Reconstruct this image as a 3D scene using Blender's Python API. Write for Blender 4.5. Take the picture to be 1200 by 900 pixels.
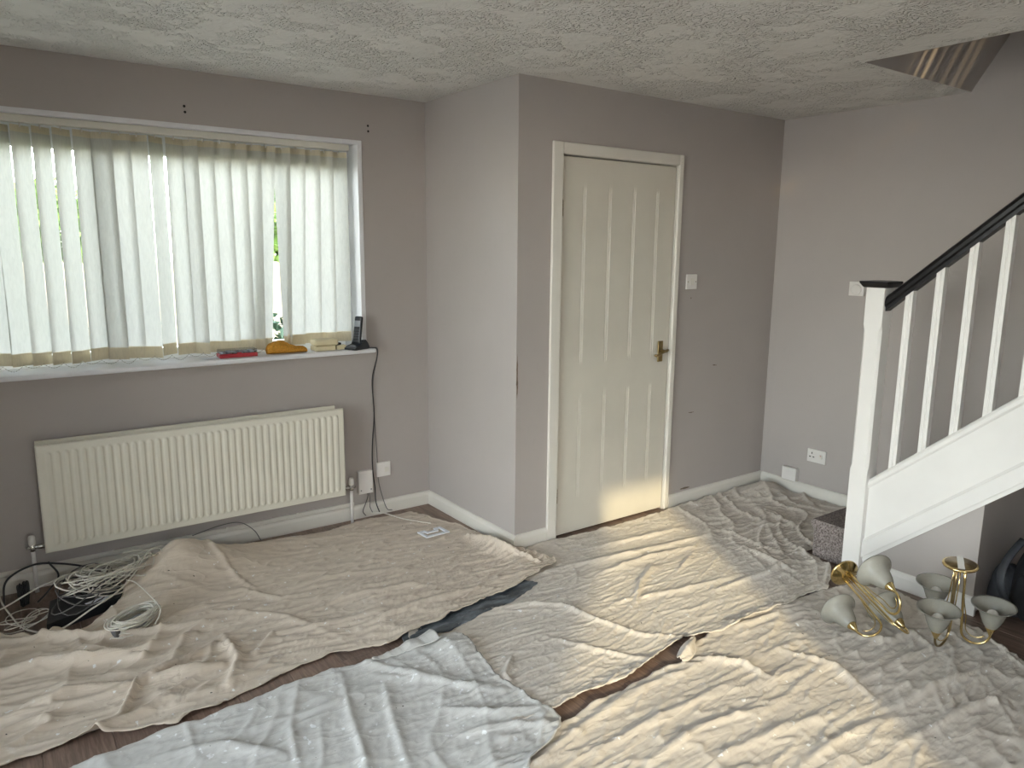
import bpy, bmesh, math, random
import numpy as np
from mathutils import Vector, Matrix

for _o in list(bpy.data.objects):
    bpy.data.objects.remove(_o)
scene = bpy.context.scene
COL = scene.collection

# ------------------------------------------------------------------ camera
YAW, PITCH, ROLL, CAM_H = 0.6246, 0.1796, 0.0087, 1.539
fw = Vector((math.sin(YAW)*math.cos(PITCH), math.cos(YAW)*math.cos(PITCH), -math.sin(PITCH)))
rt = Vector((math.cos(YAW), -math.sin(YAW), 0))
up = rt.cross(fw)
rt2 = math.cos(ROLL)*rt + math.sin(ROLL)*up
up2 = -math.sin(ROLL)*rt + math.cos(ROLL)*up
cam_d = bpy.data.cameras.new('camera')
cam_d.sensor_width = 36.0
cam_d.lens = 875.1/1200*36
cam_d.clip_start = 0.02
cam = bpy.data.objects.new('camera', cam_d)
cam.matrix_world = Matrix(((rt2.x, up2.x, -fw.x, 0), (rt2.y, up2.y, -fw.y, 0), (rt2.z, up2.z, -fw.z, CAM_H), (0, 0, 0, 1)))
COL.objects.link(cam)
scene.camera = cam

# ------------------------------------------------------------------ world, sun, exposure
SUN_AZ = Vector((0.445, 0.895, 0)).normalized()        # the way the light travels
SUN_EL = math.radians(18.4)
world = bpy.data.worlds.new('World'); scene.world = world
world.use_nodes = True
wn = world.node_tree; wn.nodes.clear()
wo = wn.nodes.new('ShaderNodeOutputWorld'); wb = wn.nodes.new('ShaderNodeBackground'); ws = wn.nodes.new('ShaderNodeTexSky')
ws.sky_type = 'NISHITA'; ws.sun_disc = False
ws.sun_elevation = SUN_EL
ws.sun_rotation = math.atan2(-SUN_AZ.x, -SUN_AZ.y)
ws.air_density = 1.0; ws.dust_density = 0.6; ws.ozone_density = 1.0
wb.inputs['Strength'].default_value = 1.0
wh = wn.nodes.new('ShaderNodeHueSaturation'); wh.inputs['Saturation'].default_value = 0.30      # hazy winter sky
wn.links.new(ws.outputs[0], wh.inputs['Color']); wn.links.new(wh.outputs[0], wb.inputs[0]); wn.links.new(wb.outputs[0], wo.inputs[0])

sun_d = bpy.data.lights.new('sun', 'SUN'); sun_d.energy = 1.3; sun_d.angle = math.radians(1.3); sun_d.color = (1.0, 0.80, 0.47)
sun = bpy.data.objects.new('sun', sun_d); COL.objects.link(sun)
sd = Vector((SUN_AZ.x*math.cos(SUN_EL), SUN_AZ.y*math.cos(SUN_EL), -math.sin(SUN_EL)))
sun.rotation_euler = sd.to_track_quat('-Z', 'Y').to_euler()
sun.location = (-3, -8, 6)

def portal(name, loc, target, sx, sy):
    d = bpy.data.lights.new(name, 'AREA'); d.shape = 'RECTANGLE'; d.size = sx; d.size_y = sy
    d.cycles.is_portal = True
    o = bpy.data.objects.new(name, d); COL.objects.link(o); o.location = loc
    o.rotation_euler = (Vector(target)-Vector(loc)).to_track_quat('-Z', 'Y').to_euler()

vs = scene.view_settings
vs.view_transform = 'Standard'; vs.look = 'None'; vs.gamma = 1.0; vs.use_curve_mapping = False
vs.exposure = 1.64
scene.cycles.use_denoising = True
scene.cycles.max_bounces = 10; scene.cycles.diffuse_bounces = 6; scene.cycles.transparent_max_bounces = 16
scene.cycles.sample_clamp_indirect = 6.0
scene.cycles.caustics_reflective = False; scene.cycles.caustics_refractive = False

# ------------------------------------------------------------------ key sizes (metres)
YW, XJ, YD, XR, H = 3.848, 2.157, 2.957, 4.204, 2.337
XL, YB = -1.70, -1.80
WX0, WX1, WZ0, WZ1 = -1.10, 1.745, 0.985, 2.080        # window opening
PX0, PX1, PZ1 = -0.60, 0.92, 2.05                       # patio opening in the wall behind the camera
portal('window_portal', ((WX0+WX1)/2, YW+0.27, (WZ0+WZ1)/2), ((WX0+WX1)/2, 0, (WZ0+WZ1)/2), WX1-WX0, WZ1-WZ0)
LY0, LY1, LZ0, LZ1 = -1.55, 2.5, .20, 2.20                # unseen side window, added to the left wall for fill light
portal('side_portal', (XL-.27, (LY0+LY1)/2, (LZ0+LZ1)/2), (0, (LY0+LY1)/2, (LZ0+LZ1)/2), LY1-LY0, LZ1-LZ0)
portal('patio_portal', ((PX0+PX1)/2, YB-0.27, PZ1/2), ((PX0+PX1)/2, 2, PZ1/2), PX1-PX0, PZ1)

# ------------------------------------------------------------------ helpers
class MB:
    def __init__(s): s.v = []; s.f = []; s.smooth = []
    def add(s, vs_, fs, smooth=False):
        b = len(s.v); s.v += [tuple(q) for q in vs_]; s.f += [tuple(b+i for i in f) for f in fs]; s.smooth += [smooth]*len(fs); return s
    def box(s, x0, x1, y0, y1, z0, z1):
        return s.add([(x0,y0,z0),(x1,y0,z0),(x1,y1,z0),(x0,y1,z0),(x0,y0,z1),(x1,y0,z1),(x1,y1,z1),(x0,y1,z1)],
                     [(0,3,2,1),(4,5,6,7),(0,1,5,4),(1,2,6,5),(2,3,7,6),(3,0,4,7)])
    def prism(s, poly, axis, a, b):
        """poly: list of 2D points; axis: extrusion axis 0/1/2 from a to b"""
        def P(p, t):
            return (t, p[0], p[1]) if axis == 0 else ((p[0], t, p[1]) if axis == 1 else (p[0], p[1], t))
        n = len(poly)
        vs_ = [P(p, a) for p in poly]+[P(p, b) for p in poly]
        return s.add(vs_, [tuple(range(n))[::-1], tuple(range(n, 2*n))]+[(i, (i+1) % n, n+(i+1) % n, n+i) for i in range(n)])
    def lathe(s, prof, n=24, loc=(0,0,0), close=False, mat=None):
        vs_ = []
        for (r, z) in prof:
            for k in range(n):
                a = 2*math.pi*k/n; p = Vector((r*math.cos(a), r*math.sin(a), z))
                if mat is not None: p = mat @ p
                vs_.append((p.x+loc[0], p.y+loc[1], p.z+loc[2]))
        fs = []
        m = len(prof)
        for i in range(m-1):
            for k in range(n):
                fs.append((i*n+k, i*n+(k+1) % n, (i+1)*n+(k+1) % n, (i+1)*n+k))
        if close:
            fs.append(tuple(range(n))[::-1]); fs.append(tuple((m-1)*n+k for k in range(n)))
        return s.add(vs_, fs, True)
    def tube(s, pts, r, n=8, cap=True, closed=False):
        pts = [Vector(p) for p in pts]; m = len(pts)
        rs = r if isinstance(r, (list, tuple)) else [r]*m
        vs_ = []; prev = None
        for i, p in enumerate(pts):
            if closed: t = pts[(i+1) % m]-pts[i-1]
            else: t = pts[min(i+1, m-1)]-pts[max(i-1, 0)]
            if t.length < 1e-9: t = Vector((0,0,1))
            t.normalize()
            if prev is None:
                a = Vector((0,0,1)) if abs(t.z) < .9 else Vector((1,0,0))
                nrm = (a - t*a.dot(t)).normalized()
            else:
                nrm = prev - t*prev.dot(t)
                if nrm.length < 1e-6: nrm = t.orthogonal()
                nrm.normalize()
            prev = nrm; b = t.cross(nrm)
            for k in range(n):
                ang = 2*math.pi*k/n
                q = p + rs[i]*(math.cos(ang)*nrm + math.sin(ang)*b); vs_.append(q)
        fs = []
        for i in range(m if closed else m-1):
            j = (i+1) % m
            for k in range(n): fs.append((i*n+k, i*n+(k+1) % n, j*n+(k+1) % n, j*n+k))
        if cap and not closed:
            fs.append(tuple(range(n))[::-1]); fs.append(tuple((m-1)*n+k for k in range(n)))
        return s.add(vs_, fs, True)
    def rbox(s, x0, x1, y0, y1, z0, z1, r=.004, seg=2):
        bm = bmesh.new(); bmesh.ops.create_cube(bm, size=1)
        for v in bm.verts:
            v.co = Vector(((x0+x1)/2+v.co.x*(x1-x0), (y0+y1)/2+v.co.y*(y1-y0), (z0+z1)/2+v.co.z*(z1-z0)))
        r = min(r, .49*min(abs(x1-x0), abs(y1-y0), abs(z1-z0)))
        bmesh.ops.bevel(bm, geom=bm.edges[:], offset=r, segments=seg, affect='EDGES', profile=.5)
        bm.verts.index_update()
        s.add([v.co[:] for v in bm.verts], [[v.index for v in f.verts] for f in bm.faces], False)
        bm.free(); return s
    def grid(s, P, smooth=True, flip=False):
        nu = len(P); nv = len(P[0]); vs_ = [q for row in P for q in row]
        fs = [((i*nv+j, (i+1)*nv+j, (i+1)*nv+j+1, i*nv+j+1) if not flip else (i*nv+j, i*nv+j+1, (i+1)*nv+j+1, (i+1)*nv+j)) for i in range(nu-1) for j in range(nv-1)]
        return s.add(vs_, fs, smooth)
    def xform(s, M):
        s.v = [tuple(M @ Vector(v)) for v in s.v]; return s
    def mesh(s, name):
        me = bpy.data.meshes.new(name); me.from_pydata(s.v, [], s.f); me.update()
        me.polygons.foreach_set('use_smooth', s.smooth)
        return me
    def build(s, name, m, parent=None, weld=True):
        me = s.mesh(name)
        bm = bmesh.new(); bm.from_mesh(me); bmesh.ops.recalc_face_normals(bm, faces=bm.faces[:]); bm.to_mesh(me); bm.free()
        return link(name, me, m, parent)

def link(name, me, m, parent=None):
    o = bpy.data.objects.new(name, me); COL.objects.link(o)
    if m is not None and len(me.materials) == 0: me.materials.append(m)
    if parent is not None: o.parent = parent
    return o
def tag(o, label=None, cat=None, group=None, kind=None):
    if label: o['label'] = label
    if cat: o['category'] = cat
    if group: o['group'] = group
    if kind: o['kind'] = kind
    return o
def thing(name, label, cat, loc=(0,0,0), group=None, kind=None):
    o = bpy.data.objects.new(name, None); COL.objects.link(o); o.location = loc; o.empty_display_size = .05
    return tag(o, label, cat, group, kind)
def sub(mb, loc):
    """shift a builder's world coordinates so they are local to a parent standing at loc"""
    return mb.xform(Matrix.Translation(-Vector(loc)))

# ------------------------------------------------------------------ materials
def newmat(name):
    m = bpy.data.materials.new(name); m.use_nodes = True
    nt = m.node_tree; nt.nodes.clear()
    out = nt.nodes.new('ShaderNodeOutputMaterial')
    return m, nt, out
def N(nt, t, **kw):
    n = nt.nodes.new(t)
    for k, v in kw.items():
        if k.startswith('i_'): n.inputs[k[2:].replace('_', ' ')].default_value = v
        else: setattr(n, k, v)
    return n
def L(nt, a, b): nt.links.new(a, b)
def coords(nt, kind='Object', scale=(1,1,1), rot=(0,0,0)):
    tc = N(nt, 'ShaderNodeTexCoord'); mp = N(nt, 'ShaderNodeMapping')
    mp.inputs['Scale'].default_value = scale; mp.inputs['Rotation'].default_value = rot
    L(nt, tc.outputs[kind], mp.inputs[0]); return mp.outputs[0]
def ramp(nt, fac, stops):
    r = N(nt, 'ShaderNodeValToRGB'); cr = r.color_ramp
    cr.elements[0].position = stops[0][0]; cr.elements[0].color = (*stops[0][1], 1)
    cr.elements[1].position = stops[-1][0]; cr.elements[1].color = (*stops[-1][1], 1)
    for p, c_ in stops[1:-1]:
        e = cr.elements.new(p); e.color = (*c_, 1)
    L(nt, fac, r.inputs[0]); return r.outputs[0]
def noise(nt, vec, scale, detail=3, rough=.5, dist=0.0):
    n = N(nt, 'ShaderNodeTexNoise'); n.inputs['Scale'].default_value = scale; n.inputs['Detail'].default_value = detail
    n.inputs['Roughness'].default_value = rough; n.inputs['Distortion'].default_value = dist
    L(nt, vec, n.inputs['Vector']); return n.outputs['Fac']
def mixc(nt, fac, a, b):
    m = N(nt, 'ShaderNodeMix', data_type='RGBA')
    for sock, v in ((m.inputs[0], fac), (m.inputs[6], a), (m.inputs[7], b)):
        if isinstance(v, (tuple, list)): sock.default_value = (*v[:3], 1)
        elif isinstance(v, float): sock.default_value = v
        else: L(nt, v, sock)
    return m.outputs[2]
def bump(nt, h, strength, dist=.01, prev=None):
    b = N(nt, 'ShaderNodeBump'); b.inputs['Strength'].default_value = strength; b.inputs['Distance'].default_value = dist
    L(nt, h, b.inputs['Height'])
    if prev is not None: L(nt, prev, b.inputs['Normal'])
    return b.outputs[0]
def simple(name, col, rough=.5, metal=0.0, var=.12, vscale=8.0, bmp=0.0, bscale=60.0, spec=.5, coat=0.0, bdist=.002):
    m, nt, out = newmat(name)
    p = N(nt, 'ShaderNodeBsdfPrincipled'); v = coords(nt)
    n = noise(nt, v, vscale, 4, .6)
    c0 = tuple(max(0, c_*(1-var)) for c_ in col); c1 = tuple(min(1, c_*(1+var)) for c_ in col)
    L(nt, ramp(nt, n, [(.3, c0), (.7, c1)]), p.inputs['Base Color'])
    p.inputs['Roughness'].default_value = rough; p.inputs['Metallic'].default_value = metal
    p.inputs['Specular IOR Level'].default_value = spec; p.inputs['Coat Weight'].default_value = coat
    if bmp > 0: L(nt, bump(nt, noise(nt, v, bscale, 3), bmp, bdist), p.inputs['Normal'])
    L(nt, p.outputs[0], out.inputs[0]); return m

def wall_mat():
    m, nt, out = newmat('mauve_wall_paint')
    p = N(nt, 'ShaderNodeBsdfPrincipled'); v = coords(nt)
    n = noise(nt, v, 1.7, 4, .6); n2 = noise(nt, v, 30, 3, .6)
    base = ramp(nt, n, [(.25, (.402, .366, .345)), (.75, (.432, .394, .372))])
    sc = ramp(nt, n2, [(.30, (.85, .85, .85)), (.40, (1, 1, 1))])
    mx = N(nt, 'ShaderNodeMix', data_type='RGBA', blend_type='MULTIPLY'); mx.inputs[0].default_value = .12
    L(nt, base, mx.inputs[6]); L(nt, sc, mx.inputs[7]); L(nt, mx.outputs[2], p.inputs['Base Color'])
    p.inputs['Roughness'].default_value = .62; p.inputs['Specular IOR Level'].default_value = .35
    b = bump(nt, noise(nt, v, 180, 3), .12, .002); b = bump(nt, noise(nt, v, 4, 3), .12, .01, b)
    L(nt, b, p.inputs['Normal']); L(nt, p.outputs[0], out.inputs[0]); return m
def artex_mat():
    m, nt, out = newmat('artex_ceiling_paint')
    p = N(nt, 'ShaderNodeBsdfPrincipled'); v = coords(nt)
    L(nt, ramp(nt, noise(nt, v, 3, 3), [(.3, (.745, .73, .70)), (.7, (.80, .785, .755))]), p.inputs['Base Color'])
    p.inputs['Roughness'].default_value = .75
    # swirled stipple: short curved ridges gathered in patches
    w = N(nt, 'ShaderNodeTexWave', wave_type='BANDS'); w.inputs['Scale'].default_value = 10; w.inputs['Distortion'].default_value = 22
    w.inputs['Detail'].default_value = 3; w.inputs['Detail Scale'].default_value = 1.6
    L(nt, v, w.inputs['Vector'])
    patch = ramp(nt, noise(nt, v, 4.5, 4, .65), [(.45, (0, 0, 0)), (.62, (1, 1, 1))])
    mul = N(nt, 'ShaderNodeMath', operation='MULTIPLY'); L(nt, ramp(nt, w.outputs['Fac'], [(.55, (0, 0, 0)), (.9, (1, 1, 1))]), mul.inputs[0]); L(nt, patch, mul.inputs[1])
    b = bump(nt, mul.outputs[0], 1.0, .022)
    b = bump(nt, noise(nt, v, 16, 4, .55, 1.5), .55, .012, b)
    L(nt, b, p.inputs['Normal']); L(nt, p.outputs[0], out.inputs[0]); return m
def wood_mat():
    m, nt, out = newmat('brown_laminate_wood')
    p = N(nt, 'ShaderNodeBsdfPrincipled'); v = coords(nt, 'Object', (14, 1.1, 14))
    oi = N(nt, 'ShaderNodeObjectInfo')
    ad = N(nt, 'ShaderNodeVectorMath', operation='ADD'); cx = N(nt, 'ShaderNodeCombineXYZ')
    mm = N(nt, 'ShaderNodeMath', operation='MULTIPLY'); mm.inputs[1].default_value = 37.0
    L(nt, oi.outputs['Random'], mm.inputs[0]); L(nt, mm.outputs[0], cx.inputs[0]); L(nt, mm.outputs[0], cx.inputs[1])
    L(nt, v, ad.inputs[0]); L(nt, cx.outputs[0], ad.inputs[1])
    g = noise(nt, ad.outputs[0], 2.2, 6, .65, 1.0)
    g2 = noise(nt, ad.outputs[0], 9.0, 3, .6, .4)
    c1 = ramp(nt, g, [(.30, (.13, .088, .068)), (.52, (.24, .168, .132)), (.72, (.31, .225, .180))])
    c2 = mixc(nt, ramp(nt, g2, [(.40, (0, 0, 0)), (.60, (.45, .45, .45))]), c1, (.10, .06, .045))
    tint = ramp(nt, oi.outputs['Random'], [(0, (.85, .85, .85)), (1, (1.12, 1.08, 1.05))])
    mx = N(nt, 'ShaderNodeMix', data_type='RGBA', blend_type='MULTIPLY'); mx.inputs[0].default_value = 1.0
    L(nt, c2, mx.inputs[6]); L(nt, tint, mx.inputs[7]); L(nt, mx.outputs[2], p.inputs['Base Color'])
    p.inputs['Roughness'].default_value = .42
    L(nt, bump(nt, g2, .15, .001), p.inputs['Normal']); L(nt, p.outputs[0], out.inputs[0]); return m
def sheet_mat(name, c0, c1, stain, paint=(.80, .80, .79), paint_lo=.70, crink=.55):
    m, nt, out = newmat(name)
    p = N(nt, 'ShaderNodeBsdfPrincipled'); v = coords(nt)
    base = ramp(nt, noise(nt, v, 2.3, 4, .6), [(.3, c0), (.7, c1)])
    st = ramp(nt, noise(nt, v, 1.1, 4, .6, .6), [(.52, (0, 0, 0)), (.72, (.6, .6, .6))])
    base = mixc(nt, st, base, stain)
    sp = ramp(nt, noise(nt, v, 34, 2, .5), [(paint_lo, (0, 0, 0)), (paint_lo+.04, (.9, .9, .9))])
    base = mixc(nt, sp, base, paint)
    sm = ramp(nt, noise(nt, v, 6, 6, .75, 1.0), [(.60, (0, 0, 0)), (.78, (.55, .55, .55))])
    base = mixc(nt, sm, base, paint)
    dk = ramp(nt, noise(nt, coords(nt, 'Object', (1, 1, 1), (0, 0, .4)), 47, 1, .5), [(.18, (1, 1, 1)), (.205, (0, 0, 0))])
    base = mixc(nt, dk, base, (.05, .045, .04))
    L(nt, base, p.inputs['Base Color'])
    p.inputs['Roughness'].default_value = .9; p.inputs['Specular IOR Level'].default_value = .15
    p.inputs['Sheen Weight'].default_value = .15
    b = bump(nt, noise(nt, coords(nt, 'Object', (.40, 1.3, 1), (0, 0, .12)), 26, 3, .5, .7), crink*.8, .006)
    b = bump(nt, noise(nt, coords(nt, 'Object', (1, 1, 1)), 95, 3, .6), crink*.22, .002, b)
    # crisp pressed creases: ridge of a stretched noise
    for (sc_, ang_, st_, ds_) in ((10, .10, .55, .012), (17, -.18, .40, .008)):
        n_ = noise(nt, coords(nt, 'Object', (.32, 1.15, 1), (0, 0, ang_)), sc_, 1.2, .4, .35)
        s1 = N(nt, 'ShaderNodeMath', operation='SUBTRACT'); s1.inputs[1].default_value = .5; L(nt, n_, s1.inputs[0])
        s2 = N(nt, 'ShaderNodeMath', operation='ABSOLUTE'); L(nt, s1.outputs[0], s2.inputs[0])
        rg = ramp(nt, s2.outputs[0], [(0.0, (1, 1, 1)), (.035, (.45, .45, .45)), (.11, (0, 0, 0))])
        b = bump(nt, rg, st_*crink*.75, ds_, b)
    wv = N(nt, 'ShaderNodeTexWave', wave_type='BANDS'); wv.inputs['Scale'].default_value = 260; wv.inputs['Distortion'].default_value = 1.5
    L(nt, v, wv.inputs['Vector'])
    b = bump(nt, wv.outputs['Fac'], .10, .001, b)
    L(nt, b, p.inputs['Normal']); L(nt, p.outputs[0], out.inputs[0]); return m
def blind_mat(name, col, trans):
    m, nt, out = newmat(name)
    v = coords(nt, 'Object', (1, 1, .22), (0, .35, 0))
    n = noise(nt, v, 90, 3, .6, 1.0)
    colr = ramp(nt, n, [(.35, tuple(c_*.92 for c_ in col)), (.6, col)])
    d = N(nt, 'ShaderNodeBsdfDiffuse'); t = N(nt, 'ShaderNodeBsdfTranslucent'); mx = N(nt, 'ShaderNodeMixShader'); mx.inputs[0].default_value = trans
    L(nt, colr, d.inputs[0]); L(nt, colr, t.inputs[0])
    b = bump(nt, n, .25, .002); L(nt, b, d.inputs['Normal'])
    L(nt, d.outputs[0], mx.inputs[1]); L(nt, t.outputs[0], mx.inputs[2]); L(nt, mx.outputs[0], out.inputs[0]); return m
def glass_mat(name, tint=(.95, .97, .97)):
    m, nt, out = newmat(name)
    t = N(nt, 'ShaderNodeBsdfTransparent'); t.inputs[0].default_value = (*tint, 1)
    g = N(nt, 'ShaderNodeBsdfGlossy'); g.inputs['Roughness'].default_value = .02
    fr = N(nt, 'ShaderNodeFresnel'); fr.inputs[0].default_value = 1.45
    mx = N(nt, 'ShaderNodeMixShader'); L(nt, fr.outputs[0], mx.inputs[0]); L(nt, t.outputs[0], mx.inputs[1]); L(nt, g.outputs[0], mx.inputs[2])
    L(nt, mx.outputs[0], out.inputs[0]); return m
def frost_mat():
    m, nt, out = newmat('frosted_shade_glass')
    col = (.72, .70, .62)
    d = N(nt, 'ShaderNodeBsdfDiffuse'); t = N(nt, 'ShaderNodeBsdfTranslucent'); tr = N(nt, 'ShaderNodeBsdfTransparent'); g = N(nt, 'ShaderNodeBsdfGlossy')
    v = coords(nt); cl = ramp(nt, noise(nt, v, 40, 4, .6), [(.3, tuple(c_*.9 for c_ in col)), (.7, col)])
    L(nt, cl, d.inputs[0]); L(nt, cl, t.inputs[0]); tr.inputs[0].default_value = (.90, .89, .84, 1); g.inputs['Roughness'].default_value = .22
    a = N(nt, 'ShaderNodeMixShader'); a.inputs[0].default_value = .5; L(nt, d.outputs[0], a.inputs[1]); L(nt, t.outputs[0], a.inputs[2])
    b = N(nt, 'ShaderNodeMixShader'); b.inputs[0].default_value = .46; L(nt, a.outputs[0], b.inputs[1]); L(nt, tr.outputs[0], b.inputs[2])
    fr = N(nt, 'ShaderNodeFresnel'); fr.inputs[0].default_value = 1.35
    e = N(nt, 'ShaderNodeMixShader'); L(nt, fr.outputs[0], e.inputs[0]); L(nt, b.outputs[0], e.inputs[1]); L(nt, g.outputs[0], e.inputs[2])
    L(nt, e.outputs[0], out.inputs[0]); return m
def carpet_mat():
    m, nt, out = newmat('brown_grey_carpet')
    p = N(nt, 'ShaderNodeBsdfPrincipled'); v = coords(nt)
    n = noise(nt, v, 130, 4, .75)
    L(nt, ramp(nt, n, [(.38, (.10, .082, .075)), (.62, (.36, .31, .29))]), p.inputs['Base Color'])
    p.inputs['Roughness'].default_value = .95; p.inputs['Specular IOR Level'].default_value = .1
    L(nt, bump(nt, n, .9, .006), p.inputs['Normal']); L(nt, p.outputs[0], out.inputs[0]); return m
def film_mat():
    m, nt, out = newmat('dusty_slate_plastic')
    p = N(nt, 'ShaderNodeBsdfPrincipled'); v = coords(nt, 'Object', (1, 3, 1), (0, 0, .1))
    n = noise(nt, v, 7, 5, .7, .5)
    L(nt, ramp(nt, n, [(.42, (.035, .045, .055)), (.62, (.16, .18, .20)), (.78, (.40, .42, .43))]), p.inputs['Base Color'])
    p.inputs['Roughness'].default_value = .38
    L(nt, bump(nt, n, .2, .003), p.inputs['Normal']); L(nt, p.outputs[0], out.inputs[0]); return m

M = {}
M['wall'] = wall_mat(); M['artex'] = artex_mat(); M['wood'] = wood_mat()
M['sheet_a'] = sheet_mat('beige_dust_sheet', (.565, .482, .392), (.625, .538, .44), (.535, .455, .37))
M['sheet_b'] = sheet_mat('cream_dust_sheet', (.565, .51, .442), (.605, .55, .48), (.55, .52, .48))
M['sheet_c'] = sheet_mat('grey_dust_sheet', (.53, .522, .497), (.59, .582, .555), (.46, .452, .435), paint=(.78, .79, .79), paint_lo=.66, crink=.45)
M['sheet_d'] = sheet_mat('cream_crumpled_dust_sheet', (.515, .462, .40), (.565, .512, .445), (.48, .435, .385))
M['film'] = film_mat()
M['white'] = simple('white_gloss_paint', (.69, .66, .60), .38, var=.05, vscale=3, bmp=.08, bscale=40)
M['door'] = simple('cream_door_paint', (.615, .58, .505), .40, var=.05, vscale=2.5, bmp=.10, bscale=35)
M['stairwhite'] = simple('white_stair_paint', (.76, .74, .71), .38, var=.04, vscale=3, bmp=.06, bscale=40)
M['reveal'] = simple('white_reveal_paint', (.74, .74, .76), .5, var=.04)
M['rad'] = simple('cream_radiator_enamel', (.74, .71, .61), .38, var=.02, bmp=.05, bscale=150)
M['upvc'] = simple('white_upvc', (.80, .82, .84), .3, var=.02)
M['plastic'] = simple('white_switch_plastic', (.72, .69, .66), .4, var=.03)
M['hole'] = simple('dark_hole', (.02, .018, .016), .9, var=.1)
M['brass'] = simple('polished_brass', (.72, .56, .27), .16, 1.0, var=.10, vscale=20)
M['brass_old'] = simple('tarnished_brass', (.30, .23, .13), .30, 1.0, var=.25, vscale=25)
M['brass_door'] = simple('aged_door_brass', (.36, .27, .13), .32, 1.0, var=.2, vscale=30)
M['steel'] = simple('chrome_fitting', (.55, .54, .52), .25, 1.0, var=.1)
M['black'] = simple('black_gloss_paint', (.009, .008, .009), .32, var=.2, bmp=.06, bscale=50, spec=.3)
M['bplastic'] = simple('black_plastic', (.018, .019, .022), .38, var=.2)
M['phone'] = simple('dark_phone_plastic', (.012, .015, .021), .34, var=.2)
M['keys'] = simple('dark_grey_keys', (.06, .066, .075), .4, var=.1)
M['silver'] = simple('silver_grey_plastic', (.30, .32, .35), .4, var=.1)
M['cable'] = simple('off_white_cable', (.66, .63, .56), .5, var=.10, vscale=30)
M['bcable'] = simple('black_cable', (.02, .02, .022), .45, var=.2)
M['gcable'] = simple('grey_cable', (.13, .125, .125), .5, var=.2)
M['frost'] = frost_mat()
M['bulb'] = simple('pearl_bulb_glass', (.78, .76, .72), .22, var=.03)
M['glass'] = glass_mat('window_glass'); M['clear'] = glass_mat('clear_lid_plastic', (.80, .82, .85))
M['carpet'] = carpet_mat()
M['slat'] = blind_mat('pale_blind_fabric', (.575, .572, .530), .50)
M['hem'] = blind_mat('cream_blind_hem', (.70, .64, .50), .30)
M['rail'] = simple('ivory_blind_rail', (.66, .64, .57), .42, var=.04)
M['orange'] = simple('mustard_terry_cloth', (.56, .27, .045), .95, var=.25, vscale=120, bmp=1.0, bscale=320, bdist=.004, spec=.1)
M['cream'] = simple('cream_plastic', (.66, .58, .38), .5, var=.06)
M['red'] = simple('red_plastic', (.42, .03, .04), .4, var=.1)
M['paper'] = simple('white_paper', (.74, .77, .82), .8, var=.03)
M['bag'] = simple('black_bag_nylon', (.010, .011, .014), .65, var=.3, vscale=30, bmp=.3, bscale=400)
M['bagtrim'] = simple('dark_grey_webbing', (.035, .038, .045), .7, var=.2, vscale=60)
M['fence'] = simple('pale_fence_timber', (.62, .50, .36), .8, var=.15, vscale=6)
M['leaf'] = simple('garden_leaf_green', (.14, .24, .05), .6, var=.5, vscale=5)
M['hedge'] = simple('hedge_leaf_green', (.045, .10, .05), .6, var=.5, vscale=9)
M['bark'] = simple('tree_bark', (.12, .09, .06), .9, var=.3)
M['grass'] = simple('garden_lawn', (.10, .17, .05), .9, var=.4, vscale=3)
M['paving'] = simple('bounce_paving', (.50, .47, .42), .85, var=.12, vscale=4)
M['sun_cut_drape'] = simple('sun_cut_cloth', (.30, .26, .22), .9, var=.1)
M['grime'] = simple('brown_scuff', (.16, .12, .09), .8, var=.4, vscale=60)

# ================================================================== THE SETTING
T = 0.27
# floor: a screed slab with laminate planks laid along y
floor = tag(MB().box(XL-T, XR+.2, YB-T, YW+T, -.20, -.014).build('floor', M['wood']), 'brown wood laminate floor showing between the dust sheets', 'floor', kind='structure')
rnd = random.Random(4)
PW, PL = .193, 1.285
pm = MB().prism([(0, -.014), (PW-.0012, -.014), (PW-.0012, -.0016), (PW-.0030, 0), (.0018, 0), (0, -.0016)], 1, 0.0006, PL-.0006).mesh('floor_plank'); pm.materials.append(M['wood'])
x = XL; k = 0
while x < XR+.02:
    y = YB-.9+((k*.43) % 1.0)*PL
    while y < YW:
        y0 = max(y, YB); y1 = min(y+PL, YW)
        if y1-y0 > .05 and not (x > XJ+.25 and y0 > YD+.15):
            o = link('floor_plank', pm, None, floor); o.location = (x, y0, 0); o.scale = (1, (y1-y0)/PL, 1)
        y += PL
    x += PW; k += 1

# ceiling slab with the stairwell cut out
SWX, SWY1, SWY0 = 3.205, 1.88, -1.0
cb = MB().box(XL-T, SWX, YB-T, YW+T, H, H+.25)
cb.box(SWX, XR+.2, SWY1, YW+T, H, H+.25); cb.box(SWX, XR+.2, YB-T, SWY0, H, H+.25)
tag(cb.build('ceiling', M['artex']), 'white swirled textured plaster ceiling above the whole room', 'ceiling', kind='structure')

w = MB().box(XL-T, WX0, YW, YW+T, -.2, H+.05).box(WX1, XJ+.1, YW, YW+T, -.2, H+.05).box(WX0, WX1, YW, YW+T, -.2, WZ0-.025).box(WX0, WX1, YW, YW+T, WZ1, H+.05)
wf = tag(w.build('wall_front', M['wall']), 'mauve grey painted wall with the blind window and radiator', 'wall', kind='structure')
hb = MB()
for (hx, hz) in ((.884, 2.176), (.886, 2.150), (1.808, 2.178), (1.809, 2.150)):
    me = MB().lathe([(.0001, -.0006), (.0055, -.0006), (.006, 0), (.0055, .001), (.0001, .001)], 10, mat=Matrix.Rotation(math.pi/2, 3, 'X'))
    o = me.build('screw_hole', M['hole'], wf); o.location = (hx, YW, hz)
tag(MB().box(XJ, XJ+.1, YD+.12, YW, -.2, H+.05).build('wall_return', M['wall']), 'short mauve wall between the window wall and the door wall', 'wall', kind='structure')
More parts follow.
